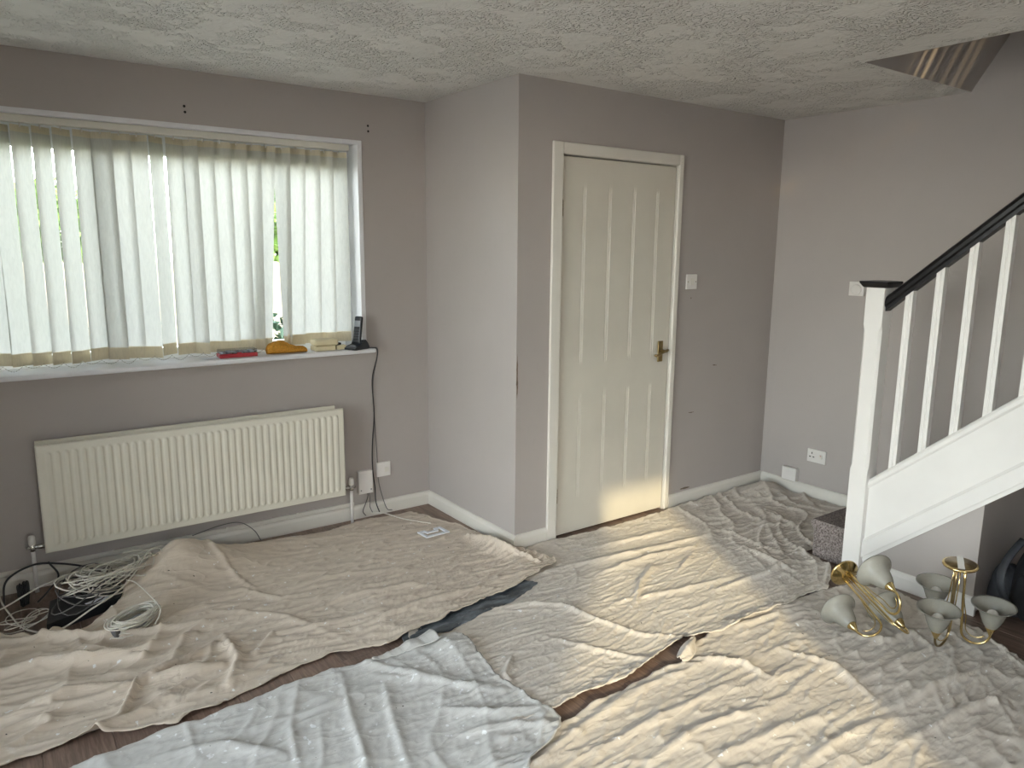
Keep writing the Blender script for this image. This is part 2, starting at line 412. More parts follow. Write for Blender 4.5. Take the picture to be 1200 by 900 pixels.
DX0, DX1, DZ1 = 2.428, 3.249, 1.991
fx0, fx1, fz1 = DX0-.006, DX1+.006, DZ1+.008
w = MB().box(XJ, fx0-.03, YD, YD+.12, -.2, H+.05).box(fx1+.03, XR+.2, YD, YD+.12, -.2, H+.05).box(fx0-.03, fx1+.03, YD, YD+.12, fz1+.03, H+.05)
wfar = tag(w.build('wall_far', M['wall']), 'mauve grey painted wall around the cream door', 'wall', kind='structure')
tag(MB().box(XJ+.1, XR+.2, YD+.125, YD+.145, -.2, H+.05).box(XJ+.1, XR+.2, YD, YD+.125, -.2, -.012).build('wall_backing', M['wall']), 'added backing behind the closed door, blocking skylight at its gaps', 'wall', kind='structure')  # added backing, stops skylight glowing through the gap under the door
wr = tag(MB().box(XR, XR+.2, YB-T, YD+.12, -.2, 5.0).build('wall_right', M['wall']), 'mauve grey painted wall rising beside the stairs', 'wall', kind='structure')
tag(MB().box(XL-T, XL, YB-T, LY0, -.2, H+.05).box(XL-T, XL, LY1, YW+T, -.2, H+.05).box(XL-T, XL, LY0, LY1, -.2, LZ0).box(XL-T, XL, LY0, LY1, LZ1, H+.05).build('wall_left', M['wall']), 'mauve grey painted wall at the left of the room', 'wall', kind='structure')
w = MB().box(XL-T, PX0, YB-T, YB, -.2, H+.05).box(PX1, XR+.2, YB-T, YB, -.2, H+.05).box(PX0, PX1, YB-T, YB, PZ1, H+.05)
tag(w.build('wall_back', M['wall']), 'mauve grey painted wall with the garden door', 'wall', kind='structure')
# landing above the stairs
SL = 1.63
zt = 4.9
tag(MB().prism([(SWY1, H+.001), (SWY1+.12, H+.001), (SWY1+.12, zt), (SWY1-(zt-H)/SL, zt)], 0, 1.0, XR).build('wall_bulkhead', M['wall']), 'sloping mauve plaster bulkhead over the stairwell opening', 'wall', kind='structure')
tag(MB().box(.9, 1.0, YB-T, SWY1+.2, H+.25, 5.0).build('wall_landing', M['wall']), 'mauve wall closing the upstairs landing', 'wall', kind='structure')
tag(MB().box(.9, XR+.2, YB-T, SWY1+.2, zt, zt+.1).build('ceiling_landing', M['artex']), 'plain ceiling of the upstairs landing', 'ceiling', kind='structure')
# landing window opening
w = MB().box(1.0, 1.62, YB-.1, YB, H+.25, 5.0).box(2.36, XR+.2, YB-.1, YB, H+.25, 5.0).box(1.62, 2.36, YB-.1, YB, H+.25, 3.66).box(1.62, 2.36, YB-.1, YB, 4.02, 5.0)
tag(w.build('wall_landing_back', M['wall']), 'upstairs landing wall with its window opening', 'wall', kind='structure')
# boarded landing balustrade along the stairwell edge; its narrow gaps let sun stripes through
lbal = thing('landing_balustrade', 'boarded balustrade along the upstairs landing edge', 'balustrade', (SWX-.03, 0, H+.25))
gaps = sorted([(.825, .056), (.966, .034), (.66, .018), (.443, .022), (.242, .024), (.10, .026), (1.10, .018), (1.25, .018)])
yb_ = -1.0
for (gy, gw) in gaps+[(1.86, 0)]:
    MB().box(-.002, .002, yb_, gy-gw/2, 0, .90).build('board', M['white'], lbal); yb_ = gy+gw/2
MB().rbox(-.03, .03, -1.0, 1.70, .90, .95, .01).build('top_rail', M['black'], lbal)

# skirting boards
def skirt_prof(h=.080, t=.018):
    return [(0, 0), (t, 0), (t, h-.022), (t-.004, h-.010), (t-.009, h-.003), (.004, h), (0, h)]
def skirt(name, axis, a, b, base, sgn, label, h=.080, mat='white'):
    poly = [(base+sgn*p[0], p[1]) for p in skirt_prof(h)]
    return tag(MB().prism(poly, axis, a, b).build(name, M[mat]), label, 'skirting board', kind='structure')
skirt('baseboard_front', 0, XL, XJ, YW, -1, 'long white skirting board under the radiator')
skirt('baseboard_return', 1, YD-.018, YW-.018, XJ, -1, 'white skirting board on the short return wall')
skirt('baseboard_far_left', 0, XJ+.0005, 2.359, YD, -1, 'stub of white skirting board left of the door')
skirt('baseboard_far', 0, 3.291, XR, YD, -1, 'white skirting board right of the door')
skirt('baseboard_right', 1, 2.06, YD-.018, XR, -1, 'white skirting board on the wall beside the stairs')
# fix x-profile orientation for walls running along y is handled by prism(axis=1): poly is (x, z)

# cable trunking on the skirting, with clips
tr = tag(MB().rbox(XL, 1.66, YW-.014, YW-.0005, .0815, .103, .003, 1).build('trim_1', M['white']), 'thin white cable trunking running along the skirting top', 'trunking', kind='structure')
for tx in (.42, .95, 1.32):
    MB().rbox(tx, tx+.012, YW-.017, YW-.0139, .083, .108, .001, 1).build('clip', M['white'], tr)

# ------------------------------------------------------------------ window
win = thing('window_1', 'white framed window behind the vertical blind', 'window', ((WX0+WX1)/2, YW+.16, WZ0), kind='structure')
wl = win.location
fy0, fy1 = YW+.13, YW+.195
sub(MB().rbox(WX0, WX0+.06, fy0, fy1, WZ0, WZ1, .006).rbox(WX1-.045, WX1, fy0, fy1, WZ0, WZ1, .006).rbox(WX0+.06, WX1-.045, fy0, fy1, WZ0, WZ0+.055, .006).rbox(WX0+.06, WX1-.045, fy0, fy1, WZ1-.12, WZ1, .006), wl).build('window_frame', M['upvc'], win)
mull = (-.16, .53)
for mx_ in mull:
    sub(MB().rbox(mx_-.024, mx_+.024, fy0-.004, fy1, WZ0+.055, WZ1-.12, .006), wl).build('mullion', M['upvc'], win)
edges = [WX0+.06, mull[0]-.024, mull[0]+.024, mull[1]-.024, mull[1]+.024, WX1-.045]
for i in range(3):
    sub(MB().box(edges[2*i], edges[2*i+1], fy0+.03, fy0+.034, WZ0+.055, WZ1-.12), wl).build('pane', M['glass'], win)
# plastered reveal lining (a thin white skin inside the opening)
sub(MB().box(WX1-.002, WX1+.004, YW-.001, fy0, WZ0, WZ1).box(WX0-.004, WX0+.002, YW-.001, fy0, WZ0, WZ1).box(WX0, WX1, YW-.001, fy0, WZ1-.002, WZ1+.004), wl).build('reveal_lining', M['reveal'], win)
sub(MB().rbox(WX1-.004, WX1+.022, YW-.004, YW+.004, WZ0, WZ1+.018, .002, 1).rbox(WX0, WX1-.004, YW-.004, YW+.004, WZ1-.003, WZ1+.018, .002, 1), wl).build('reveal_bead', M['reveal'], win)
SILL_Z = .988
tag(MB().rbox(WX0-.05, 1.788, YW-.082, YW+.135, SILL_Z-.024, SILL_Z, .008, 3).build('trim_2', M['reveal']), 'white painted window sill board above the radiator', 'window sill', kind='structure')

w3 = thing('window_fill', 'unseen side window added to the left wall for fill light', 'window', (XL-.15, (LY0+LY1)/2, LZ0), kind='structure')
sub(MB().box(XL-.18, XL-.12, LY0, LY0+.05, LZ0, LZ1).box(XL-.18, XL-.12, LY1-.05, LY1, LZ0, LZ1).box(XL-.18, XL-.12, LY0+.05, LY1-.05, LZ0, LZ0+.05).box(XL-.18, XL-.12, LY0+.05, LY1-.05, LZ1-.05, LZ1), w3.location).build('window_frame', M['upvc'], w3)
sub(MB().box(XL-.152, XL-.148, LY0+.05, LY1-.05, LZ0+.05, LZ1-.05), w3.location).build('pane', M['glass'], w3)
tag(MB().box(-9, XL-T-.01, YB-T-.25, YB-T, -.3, 4.6).build('wall_sunblock', M['reveal']), 'added unseen outside wall keeping direct sun off the side window', 'wall', kind='structure')  # added out of view to block direct sun through the side window
# patio door behind the viewer
pat = thing('door_2', 'white framed glazed garden door in the back wall', 'patio door', ((PX0+PX1)/2, YB-.1, 0), kind='structure')
pl_ = pat.location
sub(MB().box(PX0, PX0+.05, YB-.14, YB-.07, 0, PZ1).box(PX1-.02, PX1, YB-.14, YB-.07, 0, PZ1).box(PX0, PX1, YB-.14, YB-.07, PZ1-.02, PZ1).box(PX0, PX1, YB-.14, YB-.07, 0, .03), pl_).build('door_frame', M['upvc'], pat)
sub(MB().box(PX0+.05, PX1-.02, YB-.11, YB-.105, .03, PZ1-.02), pl_).build('pane', M['glass'], pat)
P = []
for i in range(40):
    z = 2.10*(1-i/39)+.02
    if z > 1.70: xb = .45
    elif z > 1.2: xb = -.46+(z-1.2)/.50*.91
    else: xb = -.70+z/1.2*.24
    P.append([( -1.05+(xb+1.05)*j/60, YB+.07+.022*math.sin(j*1.15), z) for j in range(61)])
cu = tag(MB().grid(P).build('sun_cut_drape', M['sun_cut_drape']), 'added unseen drape shaped to cut the sun beam at the garden door', 'sun_cut_drape')  # unseen, added; its slanted edge trims the sun patch on door and floor
md = cu.modifiers.new('thick', 'SOLIDIFY'); md.thickness = .006

# ------------------------------------------------------------------ garden beyond the window
tag(MB().box(-12, 16, YW+T+.01, 24, -.35, -.22).build('ground_garden', M['grass']), 'green garden lawn outside the window', 'lawn', kind='structure')
tag(MB().box(-14, 18, -24, YB-T-.01, -.35, -.22).box(-14, XL-T-.01, YB-T-.01, YW+T+.01, -.35, -.22).build('ground_yard', M['paving']), 'unseen yard ground, made pale to bounce sun onto the ceiling', 'paving', kind='structure')  # out of view; pale tone chosen to bounce sunlight up to the ceiling
fen = thing('garden_fence', 'pale sunlit close board timber fence across the garden', 'fence', (2, 8.0, -.22))
bme = MB().prism([(0, 0), (.118, 0), (.118, 1.585), (.10, 1.60), (.018, 1.60), (0, 1.585)], 1, 0, .018).mesh('fence_board'); bme.materials.append(M['fence'])
for i in range(60):
    o = link('board', bme, None, fen); o.location = (-2.6+i*.122, rnd.uniform(-.004, .004), rnd.uniform(-.006, .006))
for z in (.3, 1.2):
    MB().box(-2.6, 4.72, .019, .06, z, z+.08).build('fence_rail', M['fence'], fen)
def leaves(n, box, size, seed, shape=None):
    r = random.Random(seed); mb = MB()
    for _ in range(n):
        while True:
            u = Vector((r.uniform(-1, 1), r.uniform(-1, 1), r.uniform(-1, 1)))
            if shape == 'box' or u.length < 1: break
        c_ = Vector((box[0]+u.x*box[3], box[1]+u.y*box[4], box[2]+u.z*box[5]))
        a = Vector((r.gauss(0, 1), r.gauss(0, 1), r.gauss(0, 1))).normalized(); b = a.orthogonal().normalized(); b = Matrix.Rotation(r.uniform(0, 6.28), 3, a) @ b; d = a.cross(b)
        s_ = size*r.uniform(.6, 1.3)
        mb.add([c_+b*s_, c_+d*s_*.55+a*s_*.15, c_-b*s_, c_-d*s_*.55+a*s_*.15], [(0, 1, 2, 3)])
    return mb
for (hx, lab) in ((0.45, 'low dark green hedge plant outside the left of the window'), (1.95, 'low dark green hedge plant seen through the widest blind gap')):
    hp = thing('hedge_plant', lab, 'hedge', (hx, 5.5, -.22), group='hedge plants under the window')
    leaves(1400, (0, 0, .68, .62, .28, .56), .05, int(hx*10), 'box').build('foliage', M['hedge'], hp)
    MB().tube([(0, 0, 0), (.03, .02, .4), (-.02, 0, .8)], [.03, .025, .015], 6).build('stem', M['bark'], hp)
for (tx, ty, tz, rx, lab) in ((3.6, 10.5, 2.0, 1.0, 'bushy light green tree behind the garden fence, right of the other'), (.8, 11.0, 1.9, .9, 'bushy light green tree behind the left part of the garden fence')):
    tp = thing('garden_tree', lab, 'tree', (tx, ty, -.22), group='trees behind the fence')
    leaves(1500, (0, 0, tz-.1, rx, .8, .75), .10, int(tx*7)).build('foliage', M['leaf'], tp)
    MB().tube([(0, 0, 0), (.05, 0, 1.0), (0, .05, 2.0)], [.09, .07, .04], 8).build('trunk', M['bark'], tp)

def sky_block_fence(name_label, n, place):
    f_ = thing('garden_fence', name_label, 'fence', place[0]); f_.rotation_euler = (0, 0, place[1])
    for i in range(n):
        o = link('board', bme, None, f_); o.location = (i*.122, 0, 0); o.scale = (1, 1, place[2])
    return f_
sky_block_fence('added unseen timber fence behind the house, blocking low sky light', 90, ((-6.5, -4.6, -.22), 0, 1.31))  # unseen fence, added to cut low sky light through the garden door
# ------------------------------------------------------------------ door
dr = thing('door_1', 'cream painted boarded door with a brass lever handle', 'door', ((DX0+DX1)/2, YD, 0), kind='structure')
dl = dr.location
sub(MB().box(fx0-.03, fx0, YD-.001, YD+.12, 0, fz1+.03).box(fx1, fx1+.03, YD-.001, YD+.12, 0, fz1+.03).box(fx0, fx1, YD-.001, YD+.12, fz1, fz1+.03)
    .box(fx0, fx0+.014, YD+.046, YD+.12, 0, fz1).box(fx1-.014, fx1, YD+.046, YD+.12, 0, fz1).box(fx0, fx1, YD+.046, YD+.12, fz1-.014, fz1), dl).build('door_lining', M['white'], dr)
for (a0, a1, z0, z1, nm) in ((2.359, fx0, 0, 2.056, 'l'), (fx1+.001, 3.290, 0, 2.056, 'r'), (fx0, fx1+.001, fz1+.001, 2.056, 't')):
    sub(MB().rbox(a0, a1, YD-.017, YD-.0005, z0, z1, .005, 2), dl).build('architrave', M['white'], dr)
# leaf: boarded face with double grooves in an upper and a lower panel
def groove(u):
    d = 0
    for g in (.185, .40, .615, .83):
        for off in (-.008, .008):
            t_ = abs(u-g-off)/.0058
            if t_ < 1: d = max(d, 1-t_)
    return d
us = [0, .004]
for g in (.185, .40, .615, .83):
    us += [g-.020, g-.0138, g-.0105, g-.008, g-.0055, g-.0022, g+.0022, g+.0055, g+.008, g+.0105, g+.0138, g+.020]
us += [.996, 1]
zs = [.012, .016, .19, .20, .22, .26, .50, .73, .77, .785, .795, .93, .94, .955, .99, 1.2, 1.5, 1.80, 1.845, 1.86, 1.87, 1.987, 1.991]
def pan(z):
    if .20 <= z <= .785: return min(1, (z-.195)/.05, (.79-z)/.05)
    if .94 <= z <= 1.86: return min(1, (z-.935)/.05, (1.865-z)/.05)
    return 0
P = []
for u in us:
    xw = DX0+u*(DX1-DX0); row = []
    for z in zs:
        e = .002 if (u in (0, 1) or z in (.012, 1.991)) else 0
        # the leaf hangs a little warped: its top hinge-side corner sits back
        row.append((xw, YD+.003+e+.0065*groove(u)*max(0, pan(z)), z))
    P.append(row)
lf = MB().grid(P, smooth=False)
lf.box(DX0, DX1, YD+.0105, YD+.045, .012, 1.991)
leaf = sub(lf, dl).build('door_leaf', M['door'], dr)
for hz in (.24, 1.74):
    hg = MB().rbox(DX0-.006, DX0+.003, YD-.007, YD+.004, hz-.045, hz+.045, .002, 1)
    for q in range(4): hg.lathe([(.0001, 0), (.005, 0), (.005, .018), (.0001, .018)], 8, (DX0-.002, YD-.007, hz-.04+q*.02))
    sub(hg, dl).build('hinge', M['brass_old'], dr)
hd = MB().rbox(3.158, 3.196, YD-.006, YD+.003, .905, 1.025, .003, 2)
hp_ = sub(hd, dl).build('handle_plate', M['brass_door'], dr)
lv = MB().lathe([(.0001, 0), (.011, 0), (.010, .02), (.0085, .03), (.0001, .03)], 14, (3.177, YD-.006, .968), mat=Matrix.Rotation(math.pi/2, 3, 'X'))
lv.tube([(3.181, YD-.040, .969), (3.165, YD-.043, .968), (3.145, YD-.044, .962), (3.125, YD-.044, .952), (3.108, YD-.043, .948), (3.094, YD-.042, .952)], [.0085, .009, .0075, .0065, .008, .006], 10)
lv.tube([(3.177, YD-.030, .968), (3.179, YD-.042, .969), (3.200, YD-.043, .975)], [.009, .009, .007], 10)
sub(lv, dl).build('lever_handle', M['brass_door'], hp_)
# grime round the handle and on the wall corner
def scuff(name, parent, plane, pts, thick=.0005):
    """small thin stain with an irregular outline; plane 'y' -> (x,z) outline on a wall facing -y"""
    ax, v0 = plane
    poly = pts
    return MB().prism(poly, ax, v0-thick, v0-.0001).build(name, M['grime'], parent)
rs = random.Random(9)
def blob(cx, cz, rx, rz, n=12):
    return [(cx+rx*math.cos(2*math.pi*i/n)*rs.uniform(.55, 1.1), cz+rz*math.sin(2*math.pi*i/n)*rs.uniform(.6, 1.1)) for i in range(n)]
scuff('scuff', wfar, (1, YD), blob(3.66, .845, .016, .004))
scuff('scuff', wfar, (1, YD), blob(3.68, .842, .010, .003))
scuff('scuff', wfar, (1, YD), blob(3.42, 1.262, .004, .006))
scuff('scuff', wfar, (1, YD), blob(3.45, .095, .05, .008))
scuff('scuff', wfar, (1, YD), blob(2.163, .90, .006, .12, 24))
scuff('scuff', wfar, (1, YD), blob(3.47, .57, .03, .003))

# ------------------------------------------------------------------ staircase
SLP = .863; X0 = 3.352; X1 = 3.390
st = thing('staircase', 'white painted staircase with black handrail and carpeted steps', 'staircase', (3.37, 1.80, 0))
sl = st.location
def zstr(y, z0): return z0+SLP*(1.77-y)
YT = -1.0
# newel post: square section with chamfered middle
nx, ny, nw = 3.368, 1.803, .043
def sq(w_, ch, z):
    c_ = ch
    return [(nx-w_+c_, ny-w_, z), (nx+w_-c_, ny-w_, z), (nx+w_, ny-w_+c_, z), (nx+w_, ny+w_-c_, z), (nx+w_-c_, ny+w_, z), (nx-w_+c_, ny+w_, z), (nx-w_, ny+w_-c_, z), (nx-w_, ny-w_+c_, z)]
nb = MB(); secs = [(nw, .002, 0), (nw, .002, .52), (nw, .011, .545), (nw, .011, 1.185), (nw, .002, 1.21), (nw, .002, 1.378)]
vs_ = []
for s_ in secs: vs_ += sq(*s_)
fs = [tuple(range(8))[::-1], tuple(range(40, 48))]
for i in range(5):
    for k in range(8): fs.append((i*8+k, i*8+(k+1) % 8, (i+1)*8+(k+1) % 8, (i+1)*8+k))
nb.add(vs_, fs)
sub(nb, sl).build('newel_post', M['stairwhite'], st)
cp = MB()
capsec = [(.048, 1.378), (.054, 1.381), (.066, 1.399), (.066, 1.407), (.030, 1.410)]
vs_ = []
for (w_, z) in capsec: vs_ += [(nx-w_, ny-w_, z), (nx+w_, ny-w_, z), (nx+w_, ny+w_, z), (nx-w_, ny+w_, z)]
fs = [(3, 2, 1, 0), (16, 17, 18, 19)]
for i in range(4):
    for k in range(4): fs.append((i*4+k, i*4+(k+1) % 4, (i+1)*4+(k+1) % 4, (i+1)*4+k))
cp.add(vs_, fs)
o = sub(cp, sl).build('newel_cap', M['black'], st); o['label'] = 'black pyramid cap on the newel'
# sloped members as skewed prisms: profile in (x, z) swept along y with z offset
def sweep(prof, y0, y1, zbase, smooth=False):
    n = len(prof); mb = MB()
    vs__ = [(p[0], y0, zbase(y0)+p[1]) for p in prof]+[(p[0], y1, zbase(y1)+p[1]) for p in prof]
    return mb.add(vs__, [tuple(range(n))[::-1], tuple(range(n, 2*n))]+[(i, (i+1) % n, n+(i+1) % n, n+i) for i in range(n)], False)
ya = ny-nw
xc = 3.368
hr = [(xc-.022, 0), (xc+.022, 0), (xc+.024, .018), (xc+.033, .026), (xc+.035, .044), (xc+.028, .062), (xc+.012, .072), (xc-.012, .072), (xc-.028, .062), (xc-.035, .044), (xc-.033, .026), (xc-.024, .018)]
zh = lambda y: 1.274+SLP*(1.76-y)
o = sub(sweep(hr, ya, -.6, zh), sl).build('handrail', M['black'], st); o['label'] = 'black gloss moulded handrail'
rail = [(X0-.006, -.042), (X1+.006, -.042), (X1+.008, -.014), (X1+.002, -.002), (xc+.01, .004), (xc-.01, .004), (X0-.004, -.002), (X0-.010, -.014), (X0-.010, -.032)]
zr = lambda y: zstr(y, .472)
sub(sweep(rail, ya, YT, zr), sl).build('string_rail', M['stairwhite'], st)
sb = [(X0+.004, 0), (X1, 0), (X1, .372), (X0+.004, .372)]
sub(sweep(sb, ya, YT, lambda y: zstr(y, .062)), sl).build('string_board', M['stairwhite'], st)
lm = [(X0-.012, 0), (X0+.004, 0), (X0+.004, .092), (X0-.002, .092), (X0-.008, .080), (X0-.012, .074)]
sub(sweep(lm, ya, YT, lambda y: zstr(y, .086)), sl).build('string_moulding', M['stairwhite'], st)
bw = .0165
i = 0; yb = 1.662
while yb > -.45:
    z0 = zr(yb)-.02; z1 = zh(yb)+.012
    pr = [(xc-bw, yb-bw), (xc+bw, yb-bw), (xc+bw, yb+bw), (xc-bw, yb+bw), (xc-bw, yb+.004), (xc-bw+.003, yb), (xc-bw, yb-.004)]
    sub(MB().prism(pr, 2, z0, z1), sl).build('baluster', M['stairwhite'], st)
    yb -= .1215
for i in range(13):
    yr = 2.03-.226*i; zt_ = .195*(i+1)
    xa = 3.392 if i > 0 else 3.375
    mb = MB().prism([(yr, max(0.001, zt_-.195)), (yr+.003, zt_-.05), (yr+.020, zt_-.030), (yr+.022, zt_-.012), (yr+.012, zt_), (yr-.226, zt_), (yr-.226, max(0.001, zt_-.125) if i > 0 else .001)], 0, xa, XR-.001)
    o = sub(mb, sl).build('step', M['carpet'], st)
    if i == 0: o['label'] = 'carpeted bottom step beyond the newel'
# wall under the stairs
UY = 1.270
tag(MB().prism([(1.758, -.05), (UY, -.05), (UY, zstr(UY, .10)), (1.758, zstr(1.758, .10))], 0, 3.372, XR).build('wall_understair', M['wall']), 'small triangular lilac wall closing the space under the stairs', 'wall', kind='structure')
tag(sweep([(3.392, 0), (XR, 0), (XR, .02), (3.392, .02)], UY-.001, YT, lambda y: zstr(y, .088)).build('ceiling_understair', M['wall']), 'sloping plaster underside of the stairs above the recess', 'ceiling', kind='structure')
poly = [(3.372-p[0], p[1]) for p in skirt_prof(.080, .017)]
tag(MB().prism(poly, 1, UY-.016, 1.757).build('baseboard_understair', M['stairwhite']), 'short white skirting board under the stair string', 'skirting board', kind='structure')

# ================================================================== DUST SHEETS
_rng = np.random.RandomState(7)
_perm = np.concatenate([_rng.permutation(512)]*3)
_ga = _rng.uniform(0, 2*np.pi, 512)
def pn(x, y, seed=0):
    x = x+seed*17.13; y = y+seed*9.71
    xi = np.floor(x).astype(int); yi = np.floor(y).astype(int); xf = x-xi; yf = y-yi
    def g(ix, iy, dx, dy):
        a = _ga[_perm[_perm[(ix & 511)]+(iy & 511)] & 511]; return np.cos(a)*dx+np.sin(a)*dy
    u = xf*xf*xf*(xf*(xf*6-15)+10); v = yf*yf*yf*(yf*(yf*6-15)+10)
    n00 = g(xi, yi, xf, yf); n10 = g(xi+1, yi, xf-1, yf); n01 = g(xi, yi+1, xf, yf-1); n11 = g(xi+1, yi+1, xf-1, yf-1)
    return ((n00*(1-u)+n10*u)*(1-v)+(n01*(1-u)+n11*u)*v)*1.5
def sst(x, a, b):
    t = np.clip((x-a)/(b-a), 0, 1); return t*t*(3-2*t)
def folds(x, y, ang, wl, stretch, seed, sharp=2.0, warp=.35):
    """crease ridges running along direction ang: 0..1"""
    c_, s_ = math.cos(ang), math.sin(ang)
    wx = pn(x*1.7, y*1.7, seed+3)*warp*wl*3; wy = pn(x*1.7, y*1.7, seed+5)*warp*wl*3
    s = (c_*x+s_*y+wx)/(wl*stretch); t = (-s_*x+c_*y+wy)/wl
    r = 1-np.abs(pn(s, t, seed))*2.2
    return np.clip(r, 0, 1)**sharp
def ridge(x, y, line, width, height, asym=0.0):
    """hand placed fold along a polyline, tapering to its ends"""
    best = np.full(x.shape, 9e9); tt = np.zeros(x.shape); sg = np.zeros(x.shape)
    ln = [0]
    for a, b in zip(line[:-1], line[1:]): ln.append(ln[-1]+math.hypot(b[0]-a[0], b[1]-a[1]))
    for i, (a, b) in enumerate(zip(line[:-1], line[1:])):
        dx, dy = b[0]-a[0], b[1]-a[1]; l2 = dx*dx+dy*dy+1e-12
        t = np.clip(((x-a[0])*dx+(y-a[1])*dy)/l2, 0, 1)
        px, py = x-a[0]-t*dx, y-a[1]-t*dy; d = np.hypot(px, py)
        m = d < best; best = np.where(m, d, best); tt = np.where(m, (ln[i]+t*math.sqrt(l2))/ln[-1], tt)
        sg = np.where(m, np.sign(dx*py-dy*px), sg)
    w_ = width*(1+.35*pn(x*9, y*9, 11))
    d = best*np.where(sg > 0, 1+asym, 1-asym*.6)
    prof = 1/(1+(d/w_)**2)**1.6
    return height*prof*(.25+.75*np.sin(np.pi*np.clip(tt, .04, .96))**.6)
FOLDS = {'A': [[(0.747, 3.941), (0.824, 3.535), (0.912, 3.231)], [(0.679, 2.887), (0.67, 2.666), (0.605, 2.541)], [(-0.044, 3.334), (0.121, 3.251), (0.312, 3.118), (0.459, 3.081), (0.648, 3.051)], [(-0.052, 3.065), (0.078, 3.043), (0.234, 2.962), (0.402, 2.932), (0.596, 2.969)], [(0.106, 3.059), (0.216, 3.054), (0.393, 2.88)], [(0.149, 2.453), (0.256, 2.535), (0.334, 2.699), (0.519, 2.771), (0.629, 2.843)], [(0.745, 2.686), (0.846, 2.795), (1.06, 2.748), (1.296, 2.718)], [(2.038, 3.224), (2.053, 2.909), (2.132, 2.729)], [(2.124, 3.255), (2.153, 2.974), (2.192, 2.737)], [(1.007, 3.166), (1.293, 3.165), (1.591, 3.041)], [(0.363, 2.71), (0.499, 2.681), (0.615, 2.669)], [(0.01, 2.774), (0.161, 2.788), (0.314, 2.744)], [(1.195, 2.933), (1.45, 2.859), (1.759, 2.843)], [(1.146, 2.645), (1.397, 2.677), (1.737, 2.661)], [(0.702, 3.131), (0.927, 2.929), (1.062, 2.621)], [(0.849, 3.275), (0.979, 3.083), (1.149, 3.067)]], 'B': [[(2.117, 2.643), (2.502, 2.575), (3.151, 2.489)], [(2.295, 2.473), (2.644, 2.476), (2.926, 2.443)], [(1.621, 2.484), (1.848, 2.422), (1.961, 2.324), (1.996, 2.142), (2.056, 1.954), (2.183, 1.841)], [(2.239, 2.161), (2.377, 2.271), (2.586, 2.391)], [(2.645, 2.279), (2.863, 2.378)], [(1.732, 2.154), (1.835, 1.965), (1.958, 1.768)], [(1.528, 2.104), (1.44, 2.024), (1.429, 1.966)], [(3.662, 2.199), (3.326, 1.906), (3.043, 1.757)], [(4.076, 2.865), (3.925, 2.66), (4.102, 2.599)], [(3.62, 2.591), (3.25, 2.482), (3.236, 2.095)], [(3.148, 2.29), (3.107, 1.96)], [(3.704, 2.533), (3.626, 2.255)], [(2.635, 2.039), (2.987, 2.019), (3.426, 2.099)], [(2.52, 2.722), (2.844, 2.67), (3.094, 2.651)], [(2.162, 2.214), (2.506, 2.128), (2.869, 2.077)]], 'C': [[(0.609, 2.244), (0.801, 2.221), (1.031, 2.244)], [(0.953, 2.364), (0.88, 2.109), (0.82, 1.85)], [(1.055, 2.227), (0.975, 1.988), (0.92, 1.78)], [(1.054, 2.294), (1.193, 2.164), (1.329, 2.036)], [(1.065, 2.39), (1.229, 2.105), (1.374, 1.941)], [(1.153, 1.975), (1.28, 1.857), (1.435, 1.778)], [(0.358, 2.268), (0.496, 2.22), (0.635, 2.074)], [(1.129, 1.828), (1.287, 1.769), (1.401, 1.69)], [(0.807, 2.4), (0.7, 2.181), (0.651, 1.969)]], 'D': [[(1.237, 1.589), (1.507, 1.643), (1.821, 1.679), (2.054, 1.665)], [(2.147, 1.452), (2.326, 1.434), (2.425, 1.421)], [(1.748, 1.283), (2.018, 1.258), (2.216, 1.214)], [(1.908, 1.124), (2.137, 1.121), (2.371, 1.077)], [(2.423, 1.556), (2.488, 1.363), (2.406, 1.17)], [(1.43, 1.516), (1.708, 1.53), (2.081, 1.511)], [(2.114, 1.695), (2.223, 1.583), (2.217, 1.448)], [(1.531, 1.398), (1.789, 1.418), (2.035, 1.37)], [(2.434, 1.264), (2.759, 1.246), (3.028, 1.213)], [(2.385, 1.114), (2.688, 1.087), (2.964, 1.031)], [(2.253, 0.989), (2.6, 0.963), (2.857, 0.905)], [(2.725, 1.506), (2.831, 1.35), (3.078, 1.303)], [(2.323, 1.785), (2.606, 1.745), (2.907, 1.697)]]}

def ridge_sum(x, y, key, width, height, seed):
    r = random.Random(seed); out = np.zeros(x.shape)
    for l_ in FOLDS[key]:
        out = np.maximum(out, ridge(x, y, l_, width*r.uniform(.7, 1.3), height*r.uniform(.7, 1.3), r.uniform(-.3, .5)))
    return out
def hA(x, y):
    left = 1-sst(x, .35, 1.05)
    h = .003+.006*folds(x, y, .05, .17, 3.6, 1, 4.5)*(.7+1.8*left)+.0085*folds(x, y, -.06, .080, 4.6, 2, 5.0)+.0062*folds(x, y, .08, .042, 5.0, 4, 4.0)
    h += .019*left*folds(x, y, .55, .20, 2.2, 6, 3.4)
    h += ridge_sum(x, y, 'A', .017, .018, 3)*(.75+1.1*left+1.0*sst(x, 1.95, 2.08))
    # cloth drawn up over something standing by the skirting
    hx, hy = x-.66, y-3.60
    h += .150*np.exp(-(np.hypot(hx/.15, hy/.15))**1.7)
    h += .075*np.exp(-((x-.86)/.20)**2-((y-3.56)/.14)**2)
    h += .050*np.exp(-((x-.50)/.16)**2-((y-3.38)/.14)**2)
    h += .030*np.exp(-((x-1.15)/.25)**2-((y-3.66)/.07)**2)
    h += .035*np.exp(-((x-2.06)/.05)**2-((y-3.0)/.20)**2)
    return h
